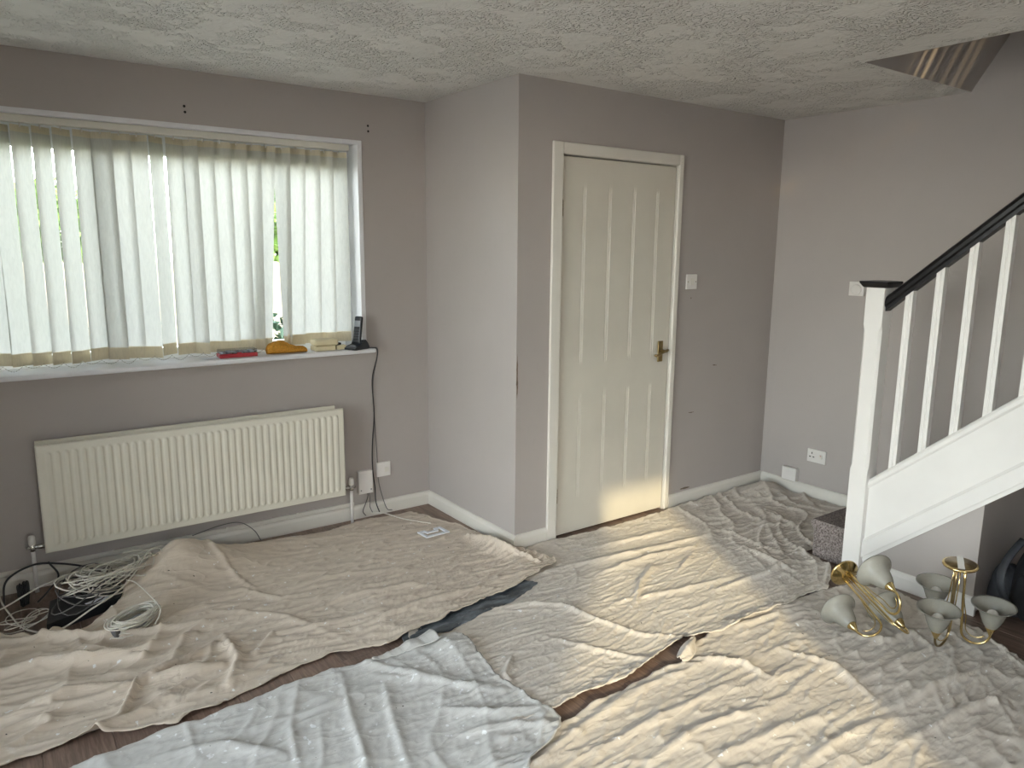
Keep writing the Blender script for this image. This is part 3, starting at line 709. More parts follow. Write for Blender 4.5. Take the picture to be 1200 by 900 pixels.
def hB(x, y):
    right = sst(x, 2.8, 3.4)
    h = .003+.0040*folds(x, y, .0, .14, 3.4, 21, 4.5)+.0040*folds(x, y, -.05, .06, 3.8, 22, 4.0)+.0030*folds(x, y, .1, .032, 3.6, 24, 3.2)+.0014*folds(x, y, .6, .026, 1.5, 25, 2.5)
    h += right*(.015*folds(x, y, .9, .16, 3.0, 26, 3.6)+.009*folds(x, y, -.5, .10, 3.0, 27, 3.4))
    h += ridge_sum(x, y, 'B', .015, .016, 5)
    h += .05*np.exp(-((x-4.0)/.14)**2-((y-2.80)/.09)**2)
    return h
def hC(x, y):
    h = .003+.006*folds(x, y, 1.25, .22, 2.5, 31, 3.4)+.0035*folds(x, y, .1, .12, 2.2, 32, 3.2)+.0020*folds(x, y, .6, .045, 2.0, 34, 2.6)+.0010*folds(x, y, -.4, .024, 1.5, 35, 2.2)
    h += ridge_sum(x, y, 'C', .022, .013, 7)
    h += .028*np.exp(-((x-1.38)/.07)**2-((y-2.28)/.10)**2)
    return h
def hD(x, y):
    right = sst(x, 2.1, 2.7)
    h = .003+.0050*folds(x, y, -.02, .13, 3.6, 41, 5.0)+.0060*folds(x, y, .05, .066, 4.0, 42, 4.2)+.0034*folds(x, y, -.12, .032, 3.6, 44, 3.4)+.0013*folds(x, y, 1.0, .026, 1.5, 45, 2.4)
    h += right*(.008*folds(x, y, .45, .09, 2.4, 46, 3.0)+.004*folds(x, y, -.25, .055, 2.4, 47, 2.6))
    h += ridge_sum(x, y, 'D', .015, .016, 9)
    return h
mBm = lambda x, y: sst(x, 1.10, 1.24)*(1-sst(y, 2.90, 3.0))*sst(y, 1.70, 1.75)
mDm = lambda x, y: sst(x, 1.02, 1.14)*(1-sst(y, 1.76, 1.80))
zD = lambda x, y: .002+hD(x, y)
zB = lambda x, y: .002+hB(x, y)+np.where(y < 1.84, (hD(x, y)+.004)*(1-sst(y, 1.78, 1.84))*sst(x, 1.15, 1.35), 0)
zF = lambda x, y: zB(x, y)+.003
zA = lambda x, y: .002+hA(x, y)+(zB(x, y)+.006)*sst(x, 1.12, 1.30)*(1-sst(y, 2.98, 3.10))
zC = lambda x, y: .002+hC(x, y)+np.maximum((hB(x, y)+.004)*mBm(x, y), (hD(x, y)+.004)*mDm(x, y))

def resample(pl, n):
    p = np.array(pl, float)
    # Catmull-Rom style smoothing by dense interpolation
    d = np.concatenate([[0], np.cumsum(np.hypot(*np.diff(p, axis=0).T))]); t = np.linspace(0, d[-1], n)
    return np.stack([np.interp(t, d, p[:, 0]), np.interp(t, d, p[:, 1])], 1)
def coons(bottom, right, top, left, nu, nv):
    b = resample(bottom, nu); t = resample(top, nu); l = resample(left, nv); r = resample(right, nv)
    u = np.linspace(0, 1, nu)[:, None, None]; v = np.linspace(0, 1, nv)[None, :, None]
    S = (1-v)*b[:, None]+v*t[:, None]+(1-u)*l[None]+u*r[None]-((1-u)*(1-v)*b[0]+u*(1-v)*b[-1]+(1-u)*v*t[0]+u*v*t[-1])
    return S
def sheet(name, label, sides, step, zf, mat, seed, hem=True, cat='dust sheet', relax=0):
    bottom, right, top, left = sides
    ln = lambda p: sum(math.hypot(b[0]-a[0], b[1]-a[1]) for a, b in zip(p[:-1], p[1:]))
    nu = int(max(ln(bottom), ln(top))/step); nv = int(max(ln(left), ln(right))/step)
    S = coons(bottom, right, top, left, nu, nv); x, y = S[..., 0], S[..., 1]
    # ragged hem: nudge border points
    iu = np.arange(nu)[:, None]*np.ones((1, nv)); iv = np.arange(nv)[None]*np.ones((nu, 1))
    de = np.minimum(np.minimum(iu, nu-1-iu), np.minimum(iv, nv-1-iv))*step
    fade = np.exp(-(de/.05)**2)
    x = x+fade*(.010*pn(x*9, y*9, seed)+.005*pn(x*27, y*27, seed+1)); y = y+fade*(.012*pn(x*8, y*8, seed+2)+.005*pn(x*25, y*25, seed+4))
    z = zf(x, y)
    for _ in range(relax):      # relax the sampled folds so no crease steps across the grid
        zp = np.pad(z, 1, mode='edge')
        z = .4*z+.1*(zp[:-2, 1:-1]+zp[2:, 1:-1]+zp[1:-1, :-2]+zp[1:-1, 2:])+.05*(zp[:-2, :-2]+zp[2:, 2:]+zp[:-2, 2:]+zp[2:, :-2])
    if hem:
        # turned hem: small welt round the border, lifting in places
        z = z+.0035*np.exp(-((de-.008)/.006)**2)+.010*fade*np.clip(pn(x*7, y*7, seed+6), 0, 1)
    co = np.stack([x, y, z], -1).reshape(-1, 3)
    idx = np.arange(nu*nv).reshape(nu, nv)
    q = np.stack([idx[:-1, :-1], idx[1:, :-1], idx[1:, 1:], idx[:-1, 1:]], -1).reshape(-1, 4)
    me = bpy.data.meshes.new(name); me.vertices.add(len(co)); me.vertices.foreach_set('co', co.ravel())
    me.loops.add(q.size); me.loops.foreach_set('vertex_index', q.ravel())
    me.polygons.add(len(q)); me.polygons.foreach_set('loop_start', np.arange(0, q.size, 4)); me.polygons.foreach_set('loop_total', np.full(len(q), 4))
    me.update(calc_edges=True); me.validate()
    me.polygons.foreach_set('use_smooth', np.ones(len(q), bool))
    o = link(name, me, M[mat])
    md = o.modifiers.new('thickness', 'SOLIDIFY'); md.thickness = .0016; md.offset = 1
    return tag(o, label, cat)

STEP = .0068
sheet('dust_sheet', 'beige dust sheet along the window wall, heaped up under the radiator',
      ([(-1.15, 2.50), (-.40, 2.47), (-.07, 2.483), (.107, 2.501), (.221, 2.462), (.33, 2.43), (.415, 2.405), (.44, 2.425), (.53, 2.43), (.56, 2.445), (.649, 2.469), (.967, 2.53), (1.10, 2.50), (1.184, 2.452), (1.26, 2.475), (1.379, 2.495), (1.661, 2.544), (1.871, 2.581), (2.10, 2.645), (2.19, 2.655)],
       [(2.19, 2.655), (2.23, 2.70), (2.20, 2.76)],
       [(-1.15, 3.40), (-.5, 3.42), (-.042, 3.40), (.10, 3.315), (.21, 3.265), (.32, 3.33), (.40, 3.42), (.45, 3.54), (.53, 3.66), (.64, 3.735), (.78, 3.76), (.893, 3.735), (1.05, 3.70), (1.176, 3.69), (1.40, 3.72), (1.697, 3.765), (1.85, 3.765), (1.963, 3.74), (2.037, 3.57), (2.10, 3.40), (2.11, 3.20), (2.115, 3.0), (2.16, 2.87), (2.20, 2.76)],
       [(-1.15, 2.50), (-1.15, 3.40)]), STEP*.82, zA, 'sheet_a', 51, relax=1)
sheet('dust_sheet', 'cream dust sheet spread from the door to the foot of the stairs',
      ([(1.22, 1.775), (1.453, 1.763), (1.60, 1.765), (1.784, 1.750), (1.95, 1.79), (2.10, 1.825), (2.20, 1.835), (2.32, 1.775), (2.55, 1.765), (2.823, 1.768), (3.04, 1.755)],
       [(3.04, 1.755), (3.16, 1.79), (3.29, 1.885), (3.335, 1.97), (3.352, 2.065), (3.50, 2.072), (3.75, 2.070), (4.0, 2.072), (4.15, 2.09), (4.165, 2.60)],
       [(1.40, 2.66), (1.75, 2.72), (2.02, 2.83), (2.15, 2.925), (2.403, 2.925), (2.8, 2.90), (3.179, 2.895), (3.45, 2.915), (3.8, 2.925), (4.08, 2.925), (4.165, 2.86), (4.17, 2.72), (4.165, 2.60)],
       [(1.22, 1.775), (1.20, 2.1), (1.24, 2.40), (1.40, 2.66)]), STEP, zB, 'sheet_b', 53)
sheet('dust_sheet', 'paint stained grey dust sheet in the middle foreground',
      ([(-1.0, .85), (-.2, .75), (.5, .75), (1.0, .85)],
       [(1.0, .85), (1.08, 1.2), (1.15, 1.50), (1.226, 1.596), (1.33, 1.63), (1.41, 1.666), (1.445, 1.71), (1.449, 1.749), (1.425, 1.85), (1.414, 2.052), (1.44, 2.22), (1.447, 2.34)],
       [(-1.0, 2.33), (-.3, 2.36), (.095, 2.367), (.30, 2.385), (.488, 2.393), (.70, 2.40), (.88, 2.425), (1.0, 2.41), (1.095, 2.385), (1.297, 2.355), (1.40, 2.37), (1.447, 2.34)],
       [(-1.0, .85), (-1.0, 2.33)]), STEP*1.08, zC, 'sheet_c', 57)
sheet('dust_sheet', 'crumpled cream dust sheet in the right foreground under the brass lights',
      ([(1.05, .45), (1.8, .40), (2.6, .40), (2.95, .55)],
       [(2.95, .55), (3.05, .78), (3.114, .973), (3.20, 1.12), (3.25, 1.25), (3.275, 1.507), (3.27, 1.62), (3.215, 1.71)],
       [(1.16, 1.62), (1.30, 1.655), (1.43, 1.690), (1.591, 1.715), (1.75, 1.715), (1.896, 1.725), (2.02, 1.715), (2.10, 1.745), (2.17, 1.785), (2.35, 1.80), (2.7, 1.79), (3.0, 1.765), (3.12, 1.735), (3.215, 1.71)],
       [(1.05, .45), (1.08, 1.0), (1.16, 1.62)]), STEP, zD, 'sheet_d', 59)
sheet('plastic_film', 'dark slate plastic film between the beige and cream dust sheets',
      ([(1.24, 2.425), (1.45, 2.420), (1.60, 2.445), (1.78, 2.475), (1.94, 2.525)],
       [(1.94, 2.525), (2.00, 2.57), (1.97, 2.62)],
       [(1.30, 2.56), (1.50, 2.62), (1.75, 2.66), (1.97, 2.62)],
       [(1.24, 2.425), (1.26, 2.50), (1.30, 2.56)]), STEP, zF, 'film', 61, hem=False, cat='plastic sheet')
# turned-over corner of the grey sheet, lying on its back edge
gs = [o for o in bpy.data.objects if o.name.startswith('dust_sheet') and 'grey' in o['label']][0]
fl = []
for i in range(40):
    u = i/39; row = []
    for j in range(14):
        v = j/13
        xx = 1.08+u*.27; w_ = .012+.075*u**.8
        yy = 2.372-.008*u+(v-.35)*w_
        zz = float(zC(np.array([xx]), np.array([min(yy, 2.36)]))[0])+.010+.012*math.sin(math.pi*v)*u+.004*u
        row.append((xx, yy, zz))
    fl.append(row)
fo = MB().grid(fl).build('folded_corner', M['sheet_c'], gs)
md = fo.modifiers.new('thickness', 'SOLIDIFY'); md.thickness = .002
# twisted corner of the crumpled cream sheet beside the bare boards
ds_ = [o for o in bpy.data.objects if o.name.startswith('dust_sheet') and 'crumpled' in o['label']][0]
fl = []
for i in range(36):
    u = i/35; row = []
    for j in range(16):
        v = j/15
        xx = 2.03+u*.17; w_ = .02+.055*math.sin(math.pi*min(1, u*1.05+.05))
        yy = 1.722+.075*u**1.3+(v-.5)*w_*(1-.3*u)
        zz = float(zD(np.array([xx]), np.array([1.71]))[0])+.006+(.010+.022*math.sin(math.pi*u))*math.sin(math.pi*v)+.004*math.sin(v*14+u*5)
        row.append((xx, yy, zz))
    fl.append(row)
fo = MB().grid(fl).build('folded_corner', M['sheet_d'], ds_)
md = fo.modifiers.new('thickness', 'SOLIDIFY'); md.thickness = .002
gz = lambda f, x, y: float(f(np.array([x]), np.array([y]))[0])

# white plastic faceplate frame left on the beige sheet
fp = MB(); z0 = gz(zA, 1.906, 3.36)
out = [(-.075, -.045), (.075, -.045), (.075, .045), (.030, .045), (.024, .020), (-.024, .020), (-.030, .045), (-.075, .045)]
inn = [(-.058, -.028), (.058, -.028), (.058, .030), (.042, .030), (.036, .004), (-.036, .004), (-.042, .030), (-.058, .030)]
vs_ = [(*p, 0) for p in out]+[(*p, 0) for p in inn]+[(*p, .007) for p in out]+[(*p, .007) for p in inn]
fs = []
for i in range(8):
    j = (i+1) % 8
    fs += [(16+i, 16+j, 24+j, 24+i), (i, 8+i, 8+j, j), (i, j, 16+j, 16+i), (8+i, 24+i, 24+j, 8+j)]
fp.add(vs_, fs)
fo_ = fp.build('faceplate', M['paper']); fo_.location = (1.906, 3.36, z0+.009); fo_.rotation_euler = (0.02, .03, .10)
tag(fo_, 'small white plastic faceplate lying on the beige dust sheet', 'faceplate')

# ================================================================== RADIATOR
RX0, RX1, RZ0, RZ1, RY = .154, 1.578, .182, .677, YW-.1
ra = thing('radiator', 'long cream panel radiator with vertical flutes under the window', 'radiator', ((RX0+RX1)/2, YW, RZ0))
rl = ra.location
nfl = 40; m0 = .030; pit = (RX1-RX0-2*m0)/nfl
xs_ = [RX0, RX0+.004, RX0+.010, RX0+.022]
for k in range(nfl):
    xs_ += [RX0+m0+(k+f_)*pit for f_ in (.02, .14, .24, .36, .50, .64, .76, .86, .98)]
xs_ += [RX1-.022, RX1-.010, RX1-.004, RX1]
zs_ = [RZ0, RZ0+.004, RZ0+.010, RZ0+.028]+[RZ0+.034+t*.030 for t in (0, .15, .3, .5, .75, 1)]+[RZ0+.10, RZ0+.25, RZ1-.10]+[RZ1-.034-t*.030 for t in (1, .75, .5, .3, .15, 0)]+[RZ1-.028, RZ1-.010, RZ1-.004, RZ1]
P = []
for xw in xs_:
    row = []
    for z in zs_:
        e = 0
        dx_ = min(xw-RX0, RX1-xw); dz_ = min(z-RZ0, RZ1-z)
        if min(dx_, dz_) < .004: e = .006*(1-min(dx_, dz_)/.004)
        if min(dx_, dz_) < .0001: e = .012
        g = 0
        if RX0+m0 <= xw <= RX1-m0:
            f_ = ((xw-RX0-m0)/pit) % 1.0
            hw = abs(f_-.5)*pit
            # stadium: rounded ends of radius rr
            rr = .36*pit
            dz2 = max(0, (RZ0+.034+rr)-z, z-(RZ1-.034-rr))
            d_ = math.hypot(hw, dz2)
            g = 1-min(1, max(0, (d_-.22*pit)/(.16*pit))); g = g*g*(3-2*g)
            if z < RZ0+.034 or z > RZ1-.034: g = 0
        row.append((xw, RY+e-.0055*g, z))
    P.append(row)
fpn = MB().grid(P); fpn.box(RX0+.001, RX1-.001, RY+.008, RY+.018, RZ0+.002, RZ1-.002)
sub(fpn, rl).build('front_panel', M['rad'], ra)
sub(MB().rbox(RX0+.004, RX1-.030, YW-.052, YW-.036, RZ0+.02, RZ1+.010, .004), rl).build('back_panel', M['rad'], ra)
sub(MB().box(RX0+.03, RX1-.05, YW-.082, YW-.052, RZ0+.06, RZ1-.03), rl).build('convector_fins', M['rad'], ra)
for bx in (RX0+.2, RX1-.2):
    sub(MB().box(bx-.02, bx+.02, YW-.040, YW-.0012, RZ0+.05, RZ1-.05), rl).build('bracket', M['rad'], ra)
for (vx, sgn) in ((.108, 1), (1.622, -1)):
    vb = MB().lathe([(.0001, .196), (.011, .196), (.012, .205), (.012, .222), (.009, .228), (.0001, .228)], 14, (vx, YW-.066, 0))
    vb.tube([(vx, YW-.066, .212), (vx+sgn*.030, YW-.066, .212), (vx+sgn*.055, YW-.07, .212)], [.008, .011, .009], 10)
    vb.tube([(vx-sgn*.001, YW-.066, .212), (vx-sgn*.024, YW-.066, .212)], [.007, .006], 8)
    v_ = sub(vb, rl).build('valve', M['steel'], ra)
    sub(MB().lathe([(.0001, .226), (.013, .226), (.0145, .232), (.0145, .258), (.012, .266), (.0001, .268)], 16, (vx, YW-.066, 0)), rl).build('valve_cap', M['plastic'], v_)
    sub(MB().tube([(vx, YW-.066, .200), (vx, YW-.066, .002)], .0085, 10), rl).build('pipe', M['plastic'], ra)

# ================================================================== BLIND
bl = thing('vertical_blind', 'pale vertical fabric blind covering the wide window', 'blind', (.5, YW+.06, WZ1))
bo = bl.location
sub(MB().rbox(WX0+.01, WX1-.03, YW+.040, YW+.082, 2.046, 2.0775, .004), bo).build('headrail', M['rail'], bl)
edge = [.191, .267, .342, .419, .495, .569, .645, .72, .796, .879, .932, 1.01, 1.086, 1.164, 1.238, 1.313, 1.383, 1.473, 1.546, 1.617, 1.716]
left_ = []
xx = edge[0]
while xx-.0757 > WX0+.05:
    xx -= .0757; left_.append(xx)
edge = left_[::-1]+edge
nl = len(left_)
ns = len(edge)-1
cen = [(a+b)/2 for a, b in zip(edge[:-1], edge[1:])]
ZT = 2.036
rb = random.Random(12)
SW = .096
sl_def = []
for i in range(ns):
    k_ = i-nl
    l0 = l1 = edge[i]-.003; r0 = r1 = edge[i+1]+.006
    sg = -1
    if k_ in (-1, 0, 1, 2, 3): l0 = edge[i]+.003; l1 = edge[i]-.003; sg = 1
    if k_-1 in (-1, 0, 1, 2, 3): pass
    if k_ == 7: l0, l1 = edge[i]+.005, edge[i]+.002; sg = 1
    if k_ == 8: l0, l1 = edge[i]+.003, edge[i]-.003; sg = 1
    if k_ in (-2, -1, 0, 1, 2, 6, 7): r0 = edge[i+1]+.001; r1 = edge[i+1]+.002
    if k_ == 13: r1 -= .030; l1 -= .012
    if k_ == 14: l0, r0, l1, r1 = 1.236, 1.313, 1.178, 1.249
    if k_ == 15: l0, r0, l1, r1 = 1.319, 1.388, 1.338, 1.349
    if k_ == 16: l0, r0, l1, r1 = 1.380, 1.477, 1.342, 1.437
    if k_ == 17: l0, r0, l1, r1 = 1.469, 1.550, 1.430, 1.534
    if k_ == 18: l0, r0, l1, r1 = 1.542, 1.621, 1.527, 1.617
    if k_ == 19: l0, r0, l1, r1 = 1.613, 1.703, 1.609, 1.700
    sl_def.append((l0, r0, l1, r1, sg))
for i, (l0, r0, l1, r1, sg) in enumerate(sl_def):
    cur = rb.uniform(-.002, .004)
    curl = .014 if i == nl+15 else 0
    ZB_ = 1.004+rb.uniform(0, .010)+(.012 if i >= nl+16 else 0)
    nz = 24
    hems = {'slat': (0.028, .945), 'top_hem': (0, .028), 'weight_pocket': (.945, 1.0)}
    def pt(u, t, off=0.0, shr=1.0):
        xl, xr = l0+(l1-l0)*t, r0+(r1-r0)*t
        w_ = min(.0945, xr-xl); a = sg*math.acos(max(.05, min(1, w_/SW)))
        if i == nl+15: a = -abs(a)
        lx = (u-.5)*SW*shr; ly = cur*(1-(2*u-1)**2)+curl*math.sin(math.pi*u)*t+off
        dx_ = lx*math.cos(a)-ly*math.sin(a); dy_ = lx*math.sin(a)+ly*math.cos(a)
        return ((xl+xr)/2+dx_, YW+.062+dy_+.002*math.sin(2.2*t+i*1.3), ZT-(ZT-ZB_)*t)
    so = None
    for nm, (t0, t1) in hems.items():
        n_ = nz if nm == 'slat' else 3
        sh_ = 1.0 if nm == 'slat' else .97
        P = [[pt(u/7, t0+(t1-t0)*k/n_, 0, sh_) for k in range(n_+1)] for u in range(8)]
        mb = MB().grid(P)
        if nm != 'slat':
            P2 = [[pt(u/7, t0+(t1-t0)*k/n_, .0035 if 0 < u < 7 else .0006, sh_) for k in range(n_+1)] for u in range(8)]
            mb.grid(P2)
        o = sub(mb, bo).build(nm, M['slat'] if nm == 'slat' else M['hem'], bl if nm == 'slat' else so)
        if nm == 'slat': so = o
    top = pt(.5, 0)
    sub(MB().tube([(top[0], YW+.061, 2.050), (top[0], top[1], ZT-.008)], .0035, 6), bo).build('hanger', M['plastic'], so)
# bead chain linking the bottom weights
cp_ = []
for i, cx in enumerate(cen[:nl+15]):
    for k in range(8):
        t = k/8; x_ = cx+(cen[i+1]-cx)*t
        cp_.append((x_, YW+.030+.006*math.sin(i*2.1+t*3), 1.014-(.014+.010*((i*7) % 3)/2)*math.sin(math.pi*t)))
mb = MB()
for q in cp_:
    mb.lathe([(.0003, -.0022), (.0018, -.0012), (.0022, 0), (.0018, .0012), (.0003, .0022)], 6, q)
mb.tube(cp_, .0006, 4)
sub(mb, bo).build('bead_chain', M['steel'], bl)

# ================================================================== THINGS ON THE SILL
SZ = SILL_Z+.0005
# red tray with clear lid
rt_ = thing('plastic_case', 'flat red plastic case with a clear lid on the sill', 'case', (1.06, 3.850, SZ)); 
MB().rbox(-.093, .093, -.036, .036, 0, .020, .004).build('tray', M['red'], rt_)
MB().rbox(-.091, .091, -.035, .035, .0205, .040, .004).build('lid', M['clear'], rt_)
MB().rbox(-.012, .012, -.039, -.0355, .014, .026, .001, 1).build('latch', M['red'], rt_)
mbx = MB()
for q in range(6): mbx.rbox(-.080+q*.027, -.058+q*.027, -.028, .028, .0206, .027+.004*(q % 2), .002, 1)
mbx.build('contents', M['paper'], rt_)
rt_.rotation_euler = (0, 0, -.03)
# white paper under it
pp = []
for i in range(12):
    pp.append([(-.05+i*.1/11, -.03+j*.06/7, .001+.004*math.sin(i*.5)*math.sin(j*.45)**2+.003*(i == 0)) for j in range(8)])
po = MB().grid(pp).build('paper_slip', M['paper']); po.location = (.930, 3.845, SZ+.002); po.rotation_euler = (0, 0, .2)
po.modifiers.new('t', 'SOLIDIFY').thickness = .0008
tag(po, 'small white slip of paper left of the red case', 'paper')
# mustard cloth: a folded lump, thick at left and tapering to the right
P = []
nl2, nr2 = 64, 40
for i in range(nl2+1):
    t = i/nl2
    xx = -.105+.21*t
    hgt = .064*float(np.interp(t, [0, .02, .06, .15, .30, .42, .52, .62, .72, .82, .92, .97, 1], [.45, .62, .80, .95, 1.0, .95, .78, .60, .50, .50, .46, .34, .16]))
    wid = .044*float(np.interp(t, [0, .02, .08, .3, .6, .85, .95, 1], [.5, .7, .9, 1.0, .85, .8, .6, .3]))
    row = []
    for j in range(nr2):
        a = 2*math.pi*j/nr2
        cy, cz = math.cos(a), math.sin(a)
        pyy = wid*math.copysign(abs(cy)**.8, cy); pz = hgt*(.5+.5*math.copysign(abs(cz)**.75, cz))
        n_ = float(pn(np.array([xx*22+3]), np.array([a*1.3]), 71)[0])*.006+float(pn(np.array([xx*60]), np.array([a*3]), 72)[0])*.003
        row.append((xx, pyy*(1+n_*10)+.003*math.sin(t*9), max(0, pz+n_*min(1, pz*60))))
    row.append(row[0]); P.append(row)
mb = MB().grid(P); n0 = nr2+1
mb.add([(P[0][j]) for j in range(nr2)], [tuple(range(nr2))]); mb.add([(P[-1][j]) for j in range(nr2)], [tuple(range(nr2))])
oc = mb.build('cloth', M['orange']); oc.location = (1.318, 3.855, SZ); oc.rotation_euler = (0, 0, -.06)
tag(oc, 'mustard yellow cloth bunched up on the window sill', 'cloth')
# cream boxes
b1 = MB().rbox(-.056, .056, -.040, .040, 0, .027, .005).rbox(-.0545, .0545, -.0385, .0385, .0125, .0145, .0005, 1).build('plastic_box', M['cream']); b1.location = (1.513, 3.850, SZ); b1.rotation_euler = (0, 0, .03)
tag(b1, 'cream plastic box at the bottom of the pair on the sill', 'box', 'cream boxes on the sill')
b2m = MB().rbox(-.066, .066, -.044, .044, 0, .033, .012, 3)
b2 = b2m.build('plastic_box', M['cream']); b2.location = (1.522, 3.853, SZ+.0275); b2.rotation_euler = (0, 0, -.05)
tag(b2, 'rounded cream plastic box lying on top of the other', 'box', 'cream boxes on the sill')
b3 = MB().rbox(-.028, .028, -.020, .020, 0, .024, .003).rbox(-.0275, .0275, -.0205, -.0195, .012, .0135, .0004, 1).build('plastic_box', M['cream']); b3.location = (1.606, 3.838, SZ)
tag(b3, 'smallest cream box, right of the stacked pair', 'box', 'cream boxes on the sill')
b4 = MB().rbox(-.012, .012, -.012, .012, 0, .012, .003).build('rubber_block', M['bplastic']); b4.location = (1.600, 3.846, SZ+.0245)
tag(b4, 'tiny black rubber block on the smallest cream box', 'block')
# cordless phone standing in its charger
ph = thing('telephone_charger', 'black cordless phone charging cradle at the end of the sill', 'phone charger', (1.690, 3.800, SZ))
MB().prism([(-.062, 0), (.048, 0), (.052, .012), (.040, .034), (.022, .052), (.006, .050), (-.008, .028), (-.045, .020), (-.064, .010)], 1, -.042, .036).build('cradle', M['phone'], ph)
MB().rbox(-.046, -.020, -.025, .020, .019, .0235, .002, 1).build('indicator_strip', M['silver'], ph)
hs = thing('cordless_phone', 'slim dark cordless phone handset standing upright in its cradle', 'phone', (1.686, 3.797, SZ+.030))
MB().rbox(-.010, .012, -.024, .024, 0, .150, .009, 3).build('handset_body', M['phone'], hs)
MB().rbox(-.0125, -.009, -.018, .018, .092, .125, .001, 1).build('screen', M['silver'], hs)
for r_ in range(4):
    for c2 in range(3):
        MB().rbox(-.0122, -.009, -.017+c2*.0125, -.008+c2*.0125, .025+r_*.015, .034+r_*.015, .001, 1).build('key', M['keys'], hs)
hs.rotation_euler = (0, math.radians(10), math.radians(28)); ph.rotation_euler = (0, 0, math.radians(24))
# two leads hanging from the sill end to the floor
def lead(name, pts, r, mat, label, n=60, cat='cable', parent=None):
    # Catmull-Rom through pts
    p = [Vector(q) for q in pts]; p = [2*p[0]-p[1]]+p+[2*p[-1]-p[-2]]; outp = []
    seg = max(3, n//(len(p)-3))
    for i in range(1, len(p)-2):
        for k in range(seg):
            t = k/seg; t2, t3 = t*t, t*t*t
            outp.append(.5*((2*p[i])+(-p[i-1]+p[i+1])*t+(2*p[i-1]-5*p[i]+4*p[i+1]-p[i+2])*t2+(-p[i-1]+3*p[i]-3*p[i+1]+p[i+2])*t3))
    outp.append(p[-2])
    o = MB().tube(outp, r, 6).build(name, M[mat], parent)
    return tag(o, label, cat) if parent is None else o
lead('phone_cable', [(1.735, 3.79, SZ+.004), (1.770, 3.775, SZ+.004), (1.790, 3.766, SZ-.004), (1.793, 3.775, .93), (1.790, 3.835, .80), (1.800, 3.842, .60), (1.784, 3.842, .42), (1.782, 3.842, .28), (1.793, 3.84, .16), (1.785, 3.815, .085), (1.80, 3.80, .022)], .0032, 'bcable', 'black phone lead hanging straight from the sill end to the floor')
lead('phone_cable', [(1.730, 3.80, SZ+.004), (1.775, 3.781, SZ+.004), (1.795, 3.768, SZ-.002), (1.797, 3.78, .93), (1.797, 3.841, .78), (1.803, 3.843, .55), (1.812, 3.843, .36), (1.815, 3.842, .22), (1.830, 3.838, .13), (1.845, 3.80, .04), (1.870, 3.78, .030)], .0024, 'gcable', 'thin grey phone lead curving away right of the black one')

# ================================================================== WALL BOXES AND SWITCHES
def plate_y(name, label, cat, x0, x1, z0, z1, y, d, extra=None):
    t = thing(name, label, cat, ((x0+x1)/2, y, (z0+z1)/2)); w_, h_ = (x1-x0)/2, (z1-z0)/2
    MB().rbox(-w_, w_, -d, 0, -h_, h_, .003, 2).build('faceplate', M['plastic'], t)
    return t, w_, h_
# master box with its tail cables
t, w_, h_ = plate_y('telephone_box', 'larger white cable box right of the radiator', 'junction box', 1.683, 1.770, .146, .280, YW, .030)
for sx in (-.03, .032):
    MB().lathe([(.0001, 0), (.004, 0), (.004, .0015), (.0001, .0015)], 8, (sx, -.030, -.045), mat=Matrix.Rotation(math.pi/2, 3, 'X')).build('screw', M['gcable'], t)
lead('t', [(.015, -.015, -.066), (.016, -.018, -.09), (.0, -.022, -.125), (-.02, -.025, -.17), (-.01, -.04, -.195)], .0028, 'gcable', '', parent=t).name = 'tail_cable'
lead('t', [(.024, -.015, -.066), (.027, -.02, -.10), (.022, -.03, -.15), (.03, -.05, -.185)], .0024, 'gcable', '', parent=t).name = 'tail_cable'
# socket beside it
t, w_, h_ = plate_y('telephone_socket', 'small white wall socket behind the hanging phone leads', 'socket', 1.808, 1.893, .224, .310, YW, .012)
MB().rbox(.004, .030, -.0145, -.0118, -.018, .010, .002, 1).build('socket_shutter', M['white'], t)
# light switch
t, w_, h_ = plate_y('light_switch', 'white light switch on the wall right of the door', 'switch', 3.365, 3.455, 1.314, 1.400, YD, .010)
MB().prism([(-.014, -.010), (.014, -.010), (.014, -.0145), (-.014, -.0125)], 2, -.02, .02).build('rocker', M['white'], t)
for sx in (-.033, .033):
    MB().lathe([(.0001, 0), (.0035, 0), (.003, .0012), (.0001, .0012)], 8, (sx, -.010, 0), mat=Matrix.Rotation(math.pi/2, 3, 'X')).build('screw', M['brass_old'], t)
# right wall plates (facing -x)
def plate_x(name, label, cat, y0, y1, z0, z1, d):
    t = thing(name, label, cat, (XR, (y0+y1)/2, (z0+z1)/2)); w_, h_ = (y1-y0)/2, (z1-z0)/2
    MB().rbox(-d, 0, -w_, w_, -h_, h_, .003, 2).build('faceplate', M['plastic'], t)
    return t, w_, h_
t, w_, h_ = plate_x('power_socket', 'white switched power socket on the wall near the stairs', 'socket', 2.490, 2.615, .232, .316, .012)
for (yy, zz, a, b) in ((.030, .016, .003, .006), (.018, -.008, .006, .003), (.042, -.008, .006, .003)):
    MB().box(-.0124, -.0118, yy-a, yy+a, zz-b, zz+b).build('pin_hole', M['hole'], t)
MB().rbox(-.0165, -.0118, -.042, -.022, -.012, .016, .002, 1).build('rocker', M['white'], t)
MB().box(-.0171, -.0164, -.036, -.028, .006, .010).build('indicator_mark', M['red'], t)
t, w_, h_ = plate_x('blank_box', 'plain white surface box on the skirting by the stairs', 'junction box', 2.670, 2.772, .081, .165, .034)
t, w_, h_ = plate_x('thermostat', 'small white dial thermostat on the wall behind the newel', 'thermostat', 2.335, 2.425, 1.284, 1.366, .028)
